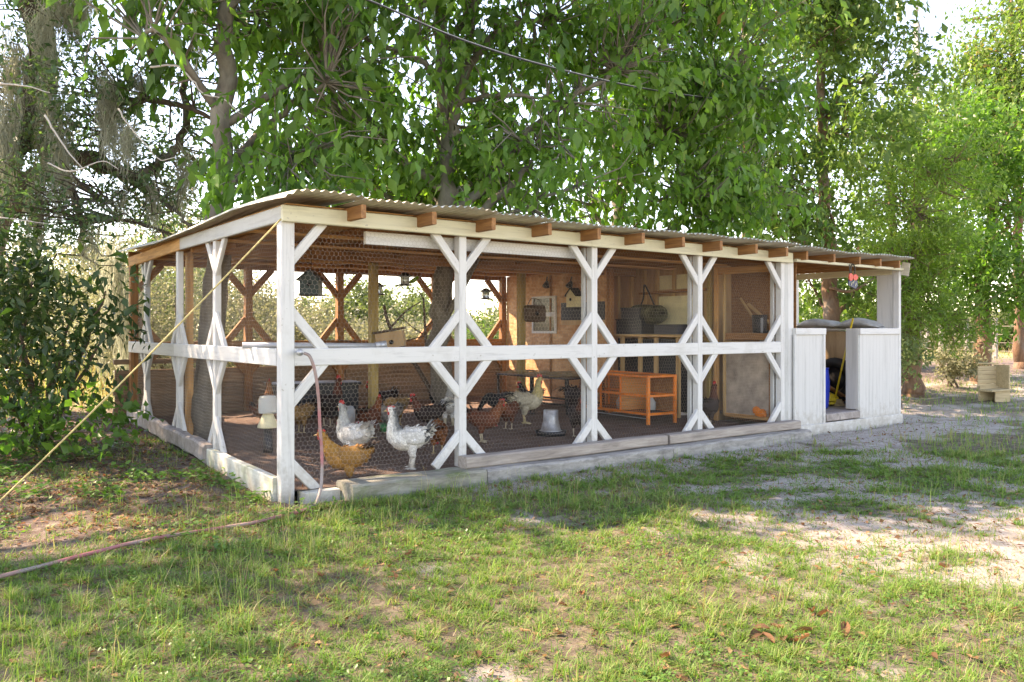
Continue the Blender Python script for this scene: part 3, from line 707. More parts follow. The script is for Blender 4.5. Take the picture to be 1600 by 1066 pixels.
# orange cage
t = thing('orange_cage', 'orange tube framed animal cage on legs in the coop', 'cage', (5.45, 1.75, .13), R_(-4))
L, Wd = 1.3, .46; x0, x1, y0, y1 = -Wd / 2, Wd / 2, -L / 2, L / 2
for x in (x0, x1):
    for y in (y0, y1): beam('leg', (x, y, 0), (x, y, .62), .042, .042, M['orangepaint'], t)
for x in (x0, x1):
    beam('frame_bar', (x, -.12, .14), (x, -.12, .60), .03, .02, M['orangepaint'], t)
    for z in (.13, .36, .605): beam('frame_bar', (x, y0 + .016, z), (x, y1 - .016, z), .03, .034, M['orangepaint'], t)
for y in (y0, y1):
    for z in (.13, .36, .605): beam('frame_bar', (x0 + .016, y, z), (x1 - .016, y, z), .03, .034, M['orangepaint'], t)
for z in (.135, .60): MB().box((x0 + .02, y0 + .02, z), (x1 - .02, y1 - .02, z + .006)).build('shelf', M['rubber'] if z < .5 else M['orangepaint'], t)
beam('rail', (x0, y0, .075), (x0, y1, .075), .012, .012, M['galv'], t)
MB().box((x1 - .012, y0 + .02, .14), (x1 - .004, y1 - .02, .60)).build('back_panel', M['brown'], t); MB().box((x0 + .02, -.125, .14), (x1 - .014, -.115, .60)).build('divider', M['orange'], t)
beam('frame_bar', (x0 - .004, .28, .14), (x0 - .004, .28, .60), .03, .02, M['orangepaint'], t)
cn = hexnet(L, .46, .022, .0024); cn.materials[0] = M['orangepaint']
put('netting', cn, None, t, mt(x0 + .004, y0, .14, R_(90)))
for (x, y, z, lab) in ((5.55, 1.42, .275, 'pale plastic jug inside the orange cage by its corner leg'), (5.42, 1.85, .275, 'pale plastic jug inside the orange cage behind the middle bar')):
    g = thing('plastic_jug', lab, 'jug', (x, y, z)); MB().lathe([(.0, 0), (.06, 0), (.065, .10), (.03, .15), (.025, .17), (.0, .17)], 14).build('bottle', M['clear'], g)
    MB().lathe([(.028, .17), (.028, .19), (0, .19)], 10).build('cap', M['blue'], g)
# goods on the shelf
t = thing('duffel_bag', 'camouflage duffel bag hanging in front of the pale board', 'bag', (6.14, 2.1, 1.50), R_(90))
mb = MB(); v_, f_, _ = loft([(-.34, .05, .02, .02), (-.32, .05, .13, .11), (-.15, .04, .15, .14), (.1, .05, .15, .14), (.24, .03, .12, .11), (.30, .0, .03, .03)], 14); mb.add(v_, f_, True); mb.build('bag', M['camo'], t)
MB().tube(cr([(-.2, 0, .15), (-.12, .05, .36), (-.02, .03, .46), (.02, 0, .30), (.08, 0, .16)]), .012, 6).build('strap', M['black'], t)
for k, (y, w_, h_, z, mm, lab) in enumerate(((2.25, .5, .20, 1.265, 'dark', 'dark storage tote on the shelf under the duffel bag'), (2.22, .36, .16, 1.468, 'darkpanel', 'small grey tote on top of the dark storage tote'), (1.55, .42, .12, 1.265, 'darkpanel', 'low grey tray on the shelf before the pale board'))):
    t = thing('storage_tote', lab, 'tote', (6.12, y, z))
    MB().box((-.15, -w_ / 2, 0), (.15, w_ / 2, h_)).build('tub', M[mm], t); MB().box((-.16, -w_ / 2 - .01, h_), (.16, w_ / 2 + .01, h_ + .015)).build('lid', M['dark'], t)
t = thing('grey_bucket', 'grey bucket at the end of the shelf beside the netted screen', 'bucket', (6.15, 1.22, 1.265)); MB().lathe([(0, 0), (.07, 0), (.085, .18), (.08, .18), (.0, .16)], 16).build('pail', M['pipe'], t)
MB().tube(cr([(-.085, 0, .18), (-.05, 0, .235), (.05, 0, .235), (.085, 0, .18)]), .004, 5).build('handle', M['galv'], t)
# tools behind the netted screen
t = thing('shovel', 'long handled shovel leaning behind the netted screen', 'shovel', (6.66, .40, 1.25))
beam('handle', (0, .06, .0), (.02, .46, .50), .028, .028, M['pine'], t); MB().prism([(-.09, 0), (.09, 0), (.08, -.24), (0, -.30), (-.08, -.24)], -.006, .006).build('blade', M['galv'], t, mt(0, .05, .02, R_(90), 0, 0))
t = thing('black_bucket', 'tall black bucket behind the netted screen', 'bucket', (6.60, .50, 1.22)); MB().lathe([(0, 0), (.08, 0), (.10, .30), (.095, .30), (.0, .28)], 18).build('pail', M['dark'], t)
MB().box((-.01, -.104, .02), (.02, -.098, .26)).build('label_strip', M['galv'], t, mt(0, 0, 0, R_(-40)))
t = thing('leaning_board', 'pine board leaning diagonally behind the netted screen', 'board', (6.68, .15, 1.22)); beam('board', (0, .0, .0), (.05, .62, .45), .06, .025, M['pine'], t)
t = thing('dark_sack', 'dark folded sack behind the netted screen beside the leaning board', 'sack', (6.60, .25, 1.22))
mb = MB(); v_, f_, _ = loft([(-.13, .02, .02, .02), (-.1, .05, .08, .05), (0, .07, .10, .07), (.1, .05, .08, .05), (.13, .02, .02, .02)], 12); mb.add(v_, f_, True); mb.build('sack', M['dark'], t, mt(0, 0, 0, R_(90)))
# orange scrap at floor by the lower panel
t = thing('orange_scrap', 'crumpled orange scrap on the floor by the grey lower panel', 'scrap', (6.33, .30, .22))
mb = MB(); v_, f_, _ = loft([(-.09, .02, .01, .02), (-.05, .06, .02, .05), (.0, .05, .015, .05), (.06, .08, .02, .06), (.09, .05, .01, .01)], 7); mb.add(v_, f_, False); mb.build('scrap', M['orangepaint'], t, mt(0, 0, 0, R_(90)))

# dead branches as perches
t = thing('perch_branch', 'bare dead branch perch leaning through the run', 'branch', (3.35, 3.4, .15))
def branchset(t, segs, mat):
    for P, r0, r1 in segs:
        P = cr(P, 4); MB().tube([tuple(p) for p in P], list(np.linspace(r0, r1, len(P))), 6).build('limb', mat, t)
branchset(t, [([(0.1, -.3, .0), (-.25, -.1, .7), (-.55, .05, 1.2), (-.62, .1, 1.5)], .035, .018), ([(-.55, .05, 1.2), (-.35, .0, 1.42), (-.15, -.05, 1.55)], .014, .006), ([(-.5, .05, 1.1), (-.8, .2, 1.0), (-1.2, .3, 1.05)], .014, .005),
               ([(.15, .3, .9), (.12, .3, 1.3), (.1, .3, 1.62)], .022, .012), ([(.12, .3, 1.2), (.3, .25, 1.35), (.42, .2, 1.5)], .01, .005), ([(.12, .3, 1.1), (-.1, .35, 1.25), (-.35, .4, 1.5)], .01, .004), ([(.12, .3, 1.0), (.35, .3, 1.12), (.7, .25, 1.2)], .009, .004),
               ([(.1, .3, 1.6), (.0, .33, 1.72), (-.3, .4, 1.78)], .009, .003), ([(-.6, .0, .95), (-.2, .1, 1.05), (.2, .3, 1.1)], .011, .006), ([(-.9, .1, .9), (-.6, .1, 1.0), (-.35, .1, 1.12)], .009, .005)], M['branch'])

# porch contents
for k, (y, ry, lab) in enumerate(((1.18, .05, 'grey feed bag slumped on the porch ledge beside the back post'), (.52, -.04, 'grey feed bag slumped on the porch ledge beside the wide white post'))):
    t = thing('feed_bag', lab, 'feed bag', (9.04, y, 1.345), R_(90) + ry)
    S = [(-.37, .02, .10, .012), (-.34, .03, .15, .03), (-.2, .065, .19, .065), (0, .075, .20, .075), (.2, .06, .19, .06), (.34, .03, .15, .03), (.37, .02, .10, .012)]
    v_, f_, _ = loft(S, 18); v_ = [(x + .01 * math.sin(9 * y_ + k), y_, z + .012 * math.sin(11 * x + 5 * y_ + k) * (z > .04)) for x, y_, z in v_]; mb = MB(); mb.add(v_, f_, True); mb.build('bag', M['bag'], t)
t = thing('blue_barrel', 'bright blue plastic barrel just inside the porch opening', 'barrel', (7.90, .55, .235)); MB().lathe([(0, 0), (.19, 0), (.20, .05), (.21, .2), (.205, .22), (.215, .24), (.215, .36), (.2, .52), (.195, .54), (.0, .54)], 22).build('drum', M['blue'], t)
MB().lathe([(.20, .535), (.205, .56), (.18, .56), (.0, .555)], 22).build('rim', M['blue'], t)
t = thing('broom', 'yellow broom leaning inside the porch opening', 'broom', (8.33, .45, .24), R_(-35)); MB().tube([(-.04, 0, .08), (.30, .16, 1.25)], .014, 8).build('handle', M['yellow'], t); MB().tube([(-.045, 0, .06), (-.03, .005, .12)], .02, 8).build('ferrule', M['black'], t)
MB().prism([(-.06, 0), (.10, 0), (.05, .10), (-.02, .10)], -.04, .04).build('bristles', M['straw'], t)
t = thing('yellow_sack', 'yellow sack lying on the porch floor beside the broom', 'sack', (8.35, .75, .24)); mb = MB(); v_, f_, _ = loft([(-.3, .05, .1, .03), (-.2, .09, .2, .09), (.1, .1, .2, .1), (.3, .05, .1, .03)], 12); mb.add(v_, f_, True); mb.build('sack', M['yellow'], t, mt(0, 0, 0, R_(60)))
t = thing('spare_tyre', 'black tyre leaning on the porch lining behind the broom', 'tyre', (8.85, .80, .24), R_(90)); mb = MB()
mb.tube([(.25 * math.cos(a), 0, .34 + .25 * math.sin(a)) for a in np.linspace(0, 2 * math.pi, 25)], .085, 10, False); mb.build('tyre', M['rubber'], t)
MB().lathe([(.0, -.03), (.18, -.03), (.18, .03), (.0, .03)], 18).build('wheel', M['dark'], t, mt(0, 0, .34, 0, R_(90)))
t = thing('loose_plank', 'reddish plank leaning diagonally across the porch opening', 'plank', (8.3, .5, .24)); beam('plank', (-.55, .25, .58), (.35, .05, .12), .10, .03, M['brown'], t)
for k in range(3):
    t = thing('pallet_board', ('lowest', 'middle', 'topmost')[k] + ' board of the small stack on the porch floor', 'board', (8.4, 1.05, .24 + .06 * k)); beam('board', (-.45, -.1, .028), (.45, .1, .028), .12, .05, M['tan'], t)
for k in range(5):
    t = thing('folded_crate', 'tall dark folded crate standing against the porch back wall', 'crate', (8.23 + k * .13, 1.35, .235), 0, 'folded crates in the porch')
    MB().box((-.045, -.03, 0), (.045, .12, .98 - .04 * (k % 2))).build('panel', M['dark'] if k % 2 else M['black'], t); MB().box((-.048, -.034, .8), (.048, -.03, .84)).build('strap', M['greenpaint'], t)
# hanging ornament in red and dark blue
t = thing('hanging_ornament', 'small red and dark blue metal ornament hanging from the porch beam', 'ornament', (7.72, -.14, 1.99))
MB().tube(cr([(-.075, 0, .20), (-.07, 0, .13), (-.06, 0, .06)]), .006, 5).build('hook', M['black'], t); MB().tube(cr([(-.03, 0, .06), (-.035, 0, .17), (0.01, 0, .205), (.05, 0, .17), (.06, 0, .06)]), .008, 5).build('hook', M['black'], t)
MB().prism([(-.10, -.08), (-.02, -.10), (.07, -.12), (.12, -.08), (.11, -.01), (-.10, .0)], -.006, .006).build('plate', plain('ornament_navy', (.03, .045, .10), .5), t)
M['ornred'] = plain('ornament_red', (.75, .07, .04), .5)
for cx_, rx_, rz_ in ((-.065, .05, .05), (.045, .055, .04)):
    MB().prism([(cx_ + rx_ * math.cos(a) * (1 + .15 * math.cos(3 * a)), .03 + rz_ * math.sin(a)) for a in np.linspace(0, 2 * math.pi, 15)[:-1]], -.02, -.008).build('red_shape', M['ornred'], t)
for x_, z_ in ((-.05, -.06), (0, -.03), (.05, -.07)): beam('pale_stroke', (x_, -.010, z_ - .02), (x_ + .025, -.010, z_ + .025), .008, .006, M['boardyellow'], t, (0, -1, 0))

# ================================================================== CHICKENS
def featherm():
    m, nt, b = new_mat('feathers'); a = nt.nodes.new('ShaderNodeAttribute'); a.attribute_name = 'col'
    v = coords(nt, (1, 1, 1)); vo = N(nt, 'ShaderNodeTexVoronoi', Scale=48.); nt.links.new(v, vo.inputs['Vector']); n = noise(nt, v, 30, 5, .7)
    c = mixc(nt, .8, a.outputs['Color'], ramp(nt, vo.outputs['Distance'], [(0, (1.15, 1.15, 1.15)), (.7, (.75, .75, .75))]), 'MULTIPLY')
    c = mixc(nt, .6, c, ramp(nt, n, [(.3, (.6,) * 3), (.7, (1.15,) * 3)]), 'MULTIPLY')
    nt.links.new(c, b.inputs['Base Color']); b.inputs['Roughness'].default_value = .75; bump(nt, n, b, .7, .01); return m
M['feather'] = featherm(); M['comb'] = plain('comb_red', (.55, .035, .03), .5, 0, .15, 30, .4); M['beak'] = plain('beak', (.55, .38, .14), .45)
M['eye'] = plain('eye', (.03, .02, .01), .2)
def C(*a): return np.array(a, float)
PAL = dict(
    brahma=dict(body=C(.86, .84, .78), neck=C(.16, .17, .17), nb=(.50, .80), tail=C(.70, .68, .62), tip=C(.05, .05, .05), leg=C(.68, .62, .52), fl=1),
    white=dict(body=C(.88, .86, .80), neck=C(.50, .51, .48), nb=(.45, .90), tail=C(.72, .72, .70), tip=C(.55, .56, .56), leg=C(.62, .55, .40), fl=1),
    buff=dict(body=C(.42, .20, .045), neck=C(.46, .22, .04), nb=(.5, .9), tail=C(.14, .075, .045), tip=C(.08, .05, .035), leg=C(.60, .45, .25), fl=0),
    red=dict(body=C(.17, .045, .016), neck=C(.24, .07, .02), nb=(.5, .9), tail=C(.06, .025, .015), tip=C(.02, .015, .012), leg=C(.60, .48, .30), fl=0),
    dark=dict(body=C(.035, .018, .014), neck=C(.13, .035, .015), nb=(.55, .9), tail=C(.012, .014, .014), tip=C(.008, .012, .012), leg=C(.55, .45, .32), fl=0),
    black=dict(body=C(.012, .012, .013), neck=C(.012, .013, .014), nb=(.5, .9), tail=C(.01, .011, .012), tip=C(.01, .01, .01), leg=C(.10, .09, .08), fl=0),
    cream=dict(body=C(.58, .52, .38), neck=C(.56, .46, .20), nb=(.5, .95), tail=C(.03, .03, .03), tip=C(.02, .02, .02), leg=C(.66, .52, .28), fl=0),
    grey=dict(body=C(.24, .22, .20), neck=C(.30, .28, .26), nb=(.5, .9), tail=C(.16, .15, .14), tip=C(.1, .1, .1), leg=C(.5, .42, .3), fl=0),
    rust=dict(body=C(.30, .10, .03), neck=C(.34, .13, .04), nb=(.5, .9), tail=C(.12, .05, .02), tip=C(.05, .02, .01), leg=C(.6, .45, .25), fl=0),
    tan=dict(body=C(.34, .19, .07), neck=C(.36, .20, .07), nb=(.5, .9), tail=C(.20, .11, .05), tip=C(.1, .06, .03), leg=C(.6, .45, .25), fl=0))
def chicken(name, label, x, y, head, s, pal, pose='up', comb=1., tail='round', group=None, z=None):
    t = thing(name, label, 'chicken', (x, y, float(fz(x, y)) if z is None else z), R_(head), group)
    s *= .82; t.scale = (s, s, s); P = PAL[pal]
    body = [(-.235, .40, .012, .012), (-.20, .385, .06, .055), (-.13, .355, .105, .10), (-.02, .32, .13, .125), (.09, .325, .122, .125), (.155, .375, .092, .10)]
    if pose == 'up': neck = [(.175, .455, .064, .07), (.178, .53, .046, .05), (.185, .59, .037, .04), (.205, .628, .036, .038), (.235, .63, .026, .026), (.25, .628, .010, .010)]
    elif pose == 'down': neck = [(.23, .36, .062, .066), (.30, .27, .046, .048), (.345, .19, .037, .038), (.375, .145, .034, .034), (.395, .115, .024, .024), (.40, .10, .01, .01)]
    else: neck = [(.20, .44, .066, .07), (.235, .50, .048, .05), (.255, .545, .038, .04), (.28, .57, .036, .037), (.31, .565, .025, .025), (.325, .56, .01, .01)]
    v_, f_, sp = loft(body + neck, 16); v_ = np.array(v_)
    nz = fbm(v_[:, 0] * 40 + v_[:, 1] * 13, v_[:, 2] * 40 + v_[:, 1] * 31, 3, 2) - .5
    cen = np.repeat(v_.reshape(-1, 16, 3).mean(1), 16, 0); v_ = cen + (v_ - cen) * (1 + .16 * nz[:, None])
    col = np.tile(P['body'], (len(v_), 1)); m0, m1 = P['nb']
    wn_ = ss(m0 - .06, m0 + .02, sp) * (1 - ss(m1 - .02, m1 + .06, sp))
    if pal == 'brahma': wn_ = wn_ * ss(-.03, .03, (v_[:, 2] - cen[:, 2]) - (v_[:, 0] - cen[:, 0]) + .01 * nz)
    col = col * (1 - wn_[:, None]) + P['neck'] * wn_[:, None]
    face = ss(.90, .93, sp) * (v_[:, 0] > (cen[:, 0] - .01)); col = col * (1 - face[:, None]) + C(.55, .07, .05) * face[:, None]
    if pal == 'brahma':
        patch = ((np.abs(v_[:, 0] + .10) < .07) & (np.abs(v_[:, 2] - .315 - .02 * nz) < .022)) | ((np.abs(v_[:, 0] + .17) < .035) & (np.abs(v_[:, 2] - .40) < .02)); col[patch] = C(.03, .03, .03)
    col = col * (1 + .35 * nz[:, None])
    b = MB(); b.add(v_, f_, True); cols = [col]
    lift = .05
    for sy in (-1, 1):       # legs belong to the same body mesh
        n0 = len(b.v); b.tube([(-.02, sy * .062, .30), (-.012, sy * .062, .22), (-.02, sy * .06, .155), (-.03, sy * .06, .125)], [.066, .055, .034, .02 if not P['fl'] else .03], 10)
        cols.append(np.tile(P['body'], (len(b.v) - n0, 1)) * .95); n0 = len(b.v)
        rr = .024 if P['fl'] else .0105
        b.tube([(-.03, sy * .06, .14), (-.018, sy * .06, .06), (-.012, sy * .06, .012)], [rr, rr * .9, rr * 1.05], 8)
        for a_, L_ in ((0, .085), (.55, .07), (-.55, .07), (2.9, .045)):
            tip = (-.012 + L_ * math.cos(a_), sy * .06 + L_ * math.sin(a_), .004); mid = (-.012 + .5 * L_ * math.cos(a_), sy * .06 + .5 * L_ * math.sin(a_), .012)
            b.tube([(-.012, sy * .06, .014), mid, tip], [.010, .0085, .004], 6)
        if P['fl']:
            for a_ in (.9, 1.3, 1.7): b.tube([(-.012, sy * .065, .02), (-.03 + .06 * math.cos(a_), sy * (.065 + .06 * math.sin(a_)), .006)], [.014, .004], 6)
        cols.append(np.tile(P['leg'], (len(b.v) - n0, 1)))
    me = b.mesh('body'); attr_c(me, 'col', np.clip(np.concatenate(cols), 0, 1)); put('body', me, M['feather'], t)
    fg = np.random.default_rng(len(label) * 7 + int(x * 100)); idx = np.where(sp < .86)[0]; idx = fg.choice(idx, 420); q0 = v_[idx]; out = q0 - cen[idx]; rl = np.linalg.norm(out, axis=1)[:, None] + 1e-6; out = out / rl
    ring = idx // 16; cc_ = v_.reshape(-1, 16, 3).mean(1); tg = cc_[np.maximum(ring - 1, 0)] - cc_[np.minimum(ring + 1, len(cc_) - 1)]; tg /= np.linalg.norm(tg, axis=1)[:, None] + 1e-9
    tg = tg + out * fg.uniform(.08, .38, (len(idx), 1)) + fg.normal(size=(len(idx), 3)) * .12; tg /= np.linalg.norm(tg, axis=1)[:, None]; sdv = np.cross(tg, out); sdv /= np.linalg.norm(sdv, axis=1)[:, None] + 1e-9
    fl_ = (fg.uniform(.028, .055, len(idx)) * np.where(sp[idx] > .6, .75, 1))[:, None]; fw_ = fl_ * .33; q0 = q0 + fg.normal(size=q0.shape) * .006 - out * .003
    FV = np.stack([q0, q0 + tg * fl_ * .55 + sdv * fw_, q0 + tg * fl_ + out * .004, q0 + tg * fl_ * .55 - sdv * fw_], 1).reshape(-1, 3)
    pm = mesh_np('plumage', FV, (np.arange(len(idx))[:, None] * 4 + np.arange(4)).reshape(-1, 4), 4); attr_c(pm, 'col', np.clip(np.repeat(col[idx] * fg.uniform(.75, 1.2, (len(idx), 1)), 4, 0), 0, 1)); tag(put('plumage', pm, M['feather'], t), kind='stuff')
    hx, hz_ = neck[3][0], neck[3][1]; dn = pose == 'down'
    Mh = Matrix.Translation((hx, 0, hz_)) @ Matrix.Rotation(R_(50) if dn else 0, 4, 'Y')
    MB().prism([(-.035, .025), (.03, .022), (.035, .035 + .012 * comb), (.02, .03 + .035 * comb), (.012, .028 + .018 * comb), (0, .03 + .045 * comb), (-.01, .028 + .02 * comb), (-.025, .03 + .038 * comb), (-.04, .03 + .02 * comb), (-.048, .03 + .015 * comb)], -.005, .005).build('comb', M['comb'], t, Mh)
    for sy in (-1, 1):
        MB().lathe([(.003, 0), (.012, -.012), (.013, -.022 - .012 * comb), (.004, -.035 - .015 * comb)], 8, (.022, sy * .012, -.012)).build('wattle', M['comb'], t, Mh)
        MB().lathe([(.001, -.006), (.006, -.003), (.006, .003), (.001, .006)], 8).build('eye', M['eye'], t, Mh @ Matrix.Translation((.012, sy * .033, .008)))
    MB().lathe([(.014, 0), (.012, .012), (.006, .03), (.001, .042)], 8).build('beak', M['beak'], t, Mh @ Matrix.Translation((.034, 0, -.004)) @ Matrix.Rotation(R_(98), 4, 'Y'))
    # wings
    for sy in (-1, 1):
        vv, ff, s2 = loft([(-.20, .335, .004, .012), (-.15, .335, .014, .05), (-.05, .335, .022, .075), (.06, .35, .02, .065), (.11, .365, .006, .02)], 10); vv = np.array(vv)
        bw = .117 * np.sqrt(np.clip(1 - ((vv[:, 0] + .0) / .24) ** 2, .1, 1)); vv[:, 1] += sy * bw
        w_ = MB(); w_.add(vv, ff, True); me = w_.mesh('wing'); k = P['body'] * (.82 if pal != 'black' else 1) + .0
        cc = np.tile(k, (len(vv), 1)); cc[s2 < .3] = P['tip'] * .5 + P['body'] * .5 if pal != 'brahma' else P['tip']; attr_c(me, 'col', cc); put('wing', me, M['feather'], t)
    # tail of separate feathers in one fan
    tb = MB(); tc_ = []
    n = 15 if tail == 'round' else 20; r = random.Random(hash(label) % 1000 if False else len(label))
    for k in range(n):
        u = k / (n - 1) * 2 - 1; el = R_(48 + r.uniform(-14, 16)) if tail != 'low' else R_(20 + r.uniform(-8, 8)); L_ = (.15 if tail == 'round' else .24 if tail == 'sickle' else .13) * r.uniform(.75, 1.1)
        base = np.array([-.17 + r.uniform(-.03, .04), u * .055, .39 + r.uniform(-.02, .02)]); az = u * .55
        d = np.array([-math.cos(el) * math.cos(az), math.sin(az) * .8, math.sin(el)]); side = np.cross(d, [0, 0, 1.]); side /= np.linalg.norm(side); n0 = len(tb.v); nn = 5
        for i in range(nn):
            q = i / (nn - 1); dr = np.array([-.35 if tail == 'sickle' else -.1, 0, -.75 if tail == 'sickle' else -.15]) * L_ * q * q; p = base + d * L_ * q + dr; wd = .022 * (1 - .75 * q ** 3)
            up_ = np.cross(side, d) * .006
            tb.v += [tuple(p - side * wd), tuple(p + up_), tuple(p + side * wd)]; tc_ += [P['tail'] * (1 - q * q) + P['tip'] * q * q] * 3
            if i: a0 = n0 + 3 * (i - 1); tb.f += [(a0, a0 + 1, a0 + 4, a0 + 3), (a0 + 1, a0 + 2, a0 + 5, a0 + 4)]; tb.sm += [True, True]
    me = tb.mesh('tail_feathers'); attr_c(me, 'col', np.array(tc_)); put('tail_feathers', me, M['feather'], t)
    return t
chicken('rooster', 'white rooster with grey neck standing behind the golden hen', .95, .75, 108, 1.0, 'white', 'up', 1.0, 'round')
chicken('hen', 'golden buff hen pressed to the netting behind the mossy sill', .66, .28, 150, .98, 'buff', 'mid', .7, 'round', z=-.01)
chicken('hen', 'white hen with black speckled neck and feathered legs facing the golden hen', 1.26, .28, 158, 1.02, 'brahma', 'up', .5, 'round')
chicken('hen', 'russet red hen walking beside the braced white post', 2.66, 1.15, -45, .92, 'red', 'mid', .7, 'round')
chicken('hen', 'black hen scratching near the straw table', 4.0, 2.7, 150, .85, 'black', 'down', .5, 'round')
chicken('rooster', 'cream rooster with black tail striding past the straw table', 3.95, 2.05, -30, 1.08, 'cream', 'up', 1.3, 'sickle')
chicken('hen', 'dark red hen next to the galvanised feeder', 3.82, .92, -120, .95, 'dark', 'mid', 1.0, 'low')
chicken('rooster', 'dark rooster with red comb behind the galvanised feeder', 4.85, 2.1, -100, 1.12, 'dark', 'up', 1.3, 'sickle')
chicken('hen', 'orange brown hen by the plank wall near the grey trunk', 1.30, 3.85, 60, .9, 'rust', 'up', .9, 'low')
chicken('hen', 'grey hen pecking the dirt behind the white speckled hen', 2.1, 2.2, 190, .85, 'grey', 'down', .5, 'round')
chicken('hen', 'tan hen with pale neck pecking near the tan inner post', 2.5, 2.75, 200, .9, 'tan', 'down', .6, 'round')
chicken('hen', 'rusty hen partly behind the slim white post', 1.86, .78, 60, .85, 'rust', 'down', .5, 'low')
chicken('hen', 'pale grey hen seen from behind in the shade of the forked trunk', 3.0, 2.35, 55, .95, 'white', 'mid', .4, 'low')
chicken('hen', 'dark hen with red face half hidden behind the speckled hen', 2.45, 1.9, 170, .9, 'dark', 'mid', 1.1, 'round')
chicken('rooster', 'black rooster with red comb beside the netted screen', 5.72, .62, 10, 1.0, 'dark', 'up', 1.2, 'sickle')
chicken('rooster', 'dark green rooster in front of the dark crate', 1.72, 3.0, 20, 1.05, 'dark', 'up', 1.3, 'sickle')
chicken('hen', 'brown hen pecking behind the red hose', 1.25, 2.7, 200, .85, 'tan', 'down', .7, 'round')

chicken('hen', 'dark brown hen in the shade between the crate and the tan inner post', 2.75, 3.55, 170, .9, 'dark', 'mid', 1.0, 'round')
chicken('hen', 'red hen standing behind the white rooster with grey neck', 1.75, 2.0, 30, .88, 'red', 'mid', 1.0, 'round')
chicken('hen', 'black hen near the foot of the forked trunk', 3.35, 3.1, 20, .88, 'black', 'mid', .9, 'round')
chicken('hen', 'russet hen pecking between the feeder and the cream rooster', 3.45, 1.75, 200, .86, 'red', 'down', .8, 'low')
chicken('hen', 'dark red hen near the side netting behind the plastic waterer', .95, 2.9, -20, .88, 'red', 'mid', .9, 'round')
chicken('hen', 'black hen by the low table legs next to the dark rooster', 4.6, 2.75, 175, .88, 'black', 'mid', 1.0, 'round')

# ================================================================== TREES AND PLANTS
LEAVES = 0
def leaf_mesh(name, blobs, n_cl, per, L, W, mat, parent, droop=.35, spread=.45, seed=0, shell=2.0, kind='stuff', rbias=0., simple=False):
    """leafy twigs through the crown's volume: n_cl twigs of 'per' leaves in the ellipsoids of 'blobs' (centre, radii)"""
    g = np.random.default_rng(seed + 100)
    c = np.array([b[0] for b in blobs]); rad = np.array([b[1] for b in blobs]); wt = np.prod(rad, 1) ** (2 / 3); wt /= wt.sum()
    ib = g.choice(len(blobs), n_cl, p=wt); d = g.normal(size=(n_cl, 3)); d /= np.linalg.norm(d, axis=1)[:, None]
    nsp = max(8, n_cl // 9); isp = np.sort(g.integers(0, nsp, n_cl)); ib = ib[:nsp][isp]; dsp = d[:nsp]
    rr = (g.random(nsp) ** (1 / (1 + shell)))[isp]; d = dsp[isp] * .6 + d * .4; ctr = c[ib] + dsp[isp] * rr[:, None] * rad[ib] + g.normal(size=(n_cl, 3)) * spread * .62 * np.array([1, 1, .75])
    tw = d * .6 + g.normal(size=(n_cl, 3)) * .5 + np.array([0, 0, -droop]); tw /= np.linalg.norm(tw, axis=1)[:, None]
    cr_ = np.clip(g.random(nsp)[isp] * .7 + .3 * g.random(n_cl), 0, 1); szc = g.uniform(.7, 1.2, n_cl)
    n = n_cl * per; ic = np.repeat(np.arange(n_cl), per); t = g.random(n) - .35
    p = ctr[ic] + tw[ic] * (t * spread)[:, None] + g.normal(size=(n, 3)) * spread * .17
    ok = ~((p[:, 0] > -.25) & (p[:, 0] < 9.3) & (p[:, 1] > -.6) & (p[:, 1] < 5.35) & (p[:, 2] < 2.55)); p = p[ok]; ic = ic[ok]; n = len(p)
    ax = tw[ic] * .55 + g.normal(size=(n, 3)) * .6 + np.array([0, 0, -droop * 1.1]); ax /= np.linalg.norm(ax, axis=1)[:, None]
    nr = g.normal(size=(n, 3)) * .65 + np.array([0, 0, .8]); sd_ = np.cross(ax, nr); sd_ /= np.linalg.norm(sd_, axis=1)[:, None]; nr = np.cross(sd_, ax)
    l = L * g.uniform(.45, 1.2, n) * szc[ic]; wd = W * l / L * g.uniform(.8, 1.2, n)
    if simple:
        V = np.stack([p, p + ax * (l * .5)[:, None] + sd_ * (wd / 2)[:, None], p + ax * l[:, None], p + ax * (l * .5)[:, None] - sd_ * (wd / 2)[:, None]], 1).reshape(-1, 3)
        F = (np.arange(n)[:, None] * 4 + np.array([0, 1, 2, 3])).reshape(-1, 4); nv = 4; me = mesh_np(name, V, F, 4)
    else:
        fold = (wd * .16)[:, None] * nr; m1 = p + ax * (l * .42)[:, None]; curl = nr * (l * -.10)[:, None]
        V = np.stack([p, m1 + sd_ * (wd / 2)[:, None] + fold, m1, m1 - sd_ * (wd / 2)[:, None] + fold, p + ax * l[:, None] + curl], 1).reshape(-1, 3)
        b = np.arange(n)[:, None] * 5; F = np.concatenate([b + np.array(q) for q in ((0, 2, 1), (1, 2, 4), (0, 3, 2), (2, 3, 4))], 1).reshape(-1, 3); nv = 5; me = mesh_np(name, V, F, 3)
    rv = np.clip(.55 * cr_[ic] + .45 * g.random(n) + rbias, 0, 1); attr_f(me, 'rnd', np.repeat(rv, nv))
    o = put(name, me, M[mat] if isinstance(mat, str) else mat, parent); tag(o, kind=kind)
    return o, ctr
def limb_tube(mb, P, r0, r1, n=8, wob=.03, k=5):
    P = [np.array(p, float) for p in P]; Q = cr(P, k); m_ = len(Q); L = np.linalg.norm(P[-1] - P[0])
    Q = [q + (np.array([random.gauss(0, 1), random.gauss(0, 1), random.gauss(0, .6)]) * wob * min(1, L * .25) if 0 < i < m_ - 1 else 0) for i, q in enumerate(Q)]
    mb.tube([tuple(q) for q in Q], list(np.linspace(r0, r1, m_)), n); return Q
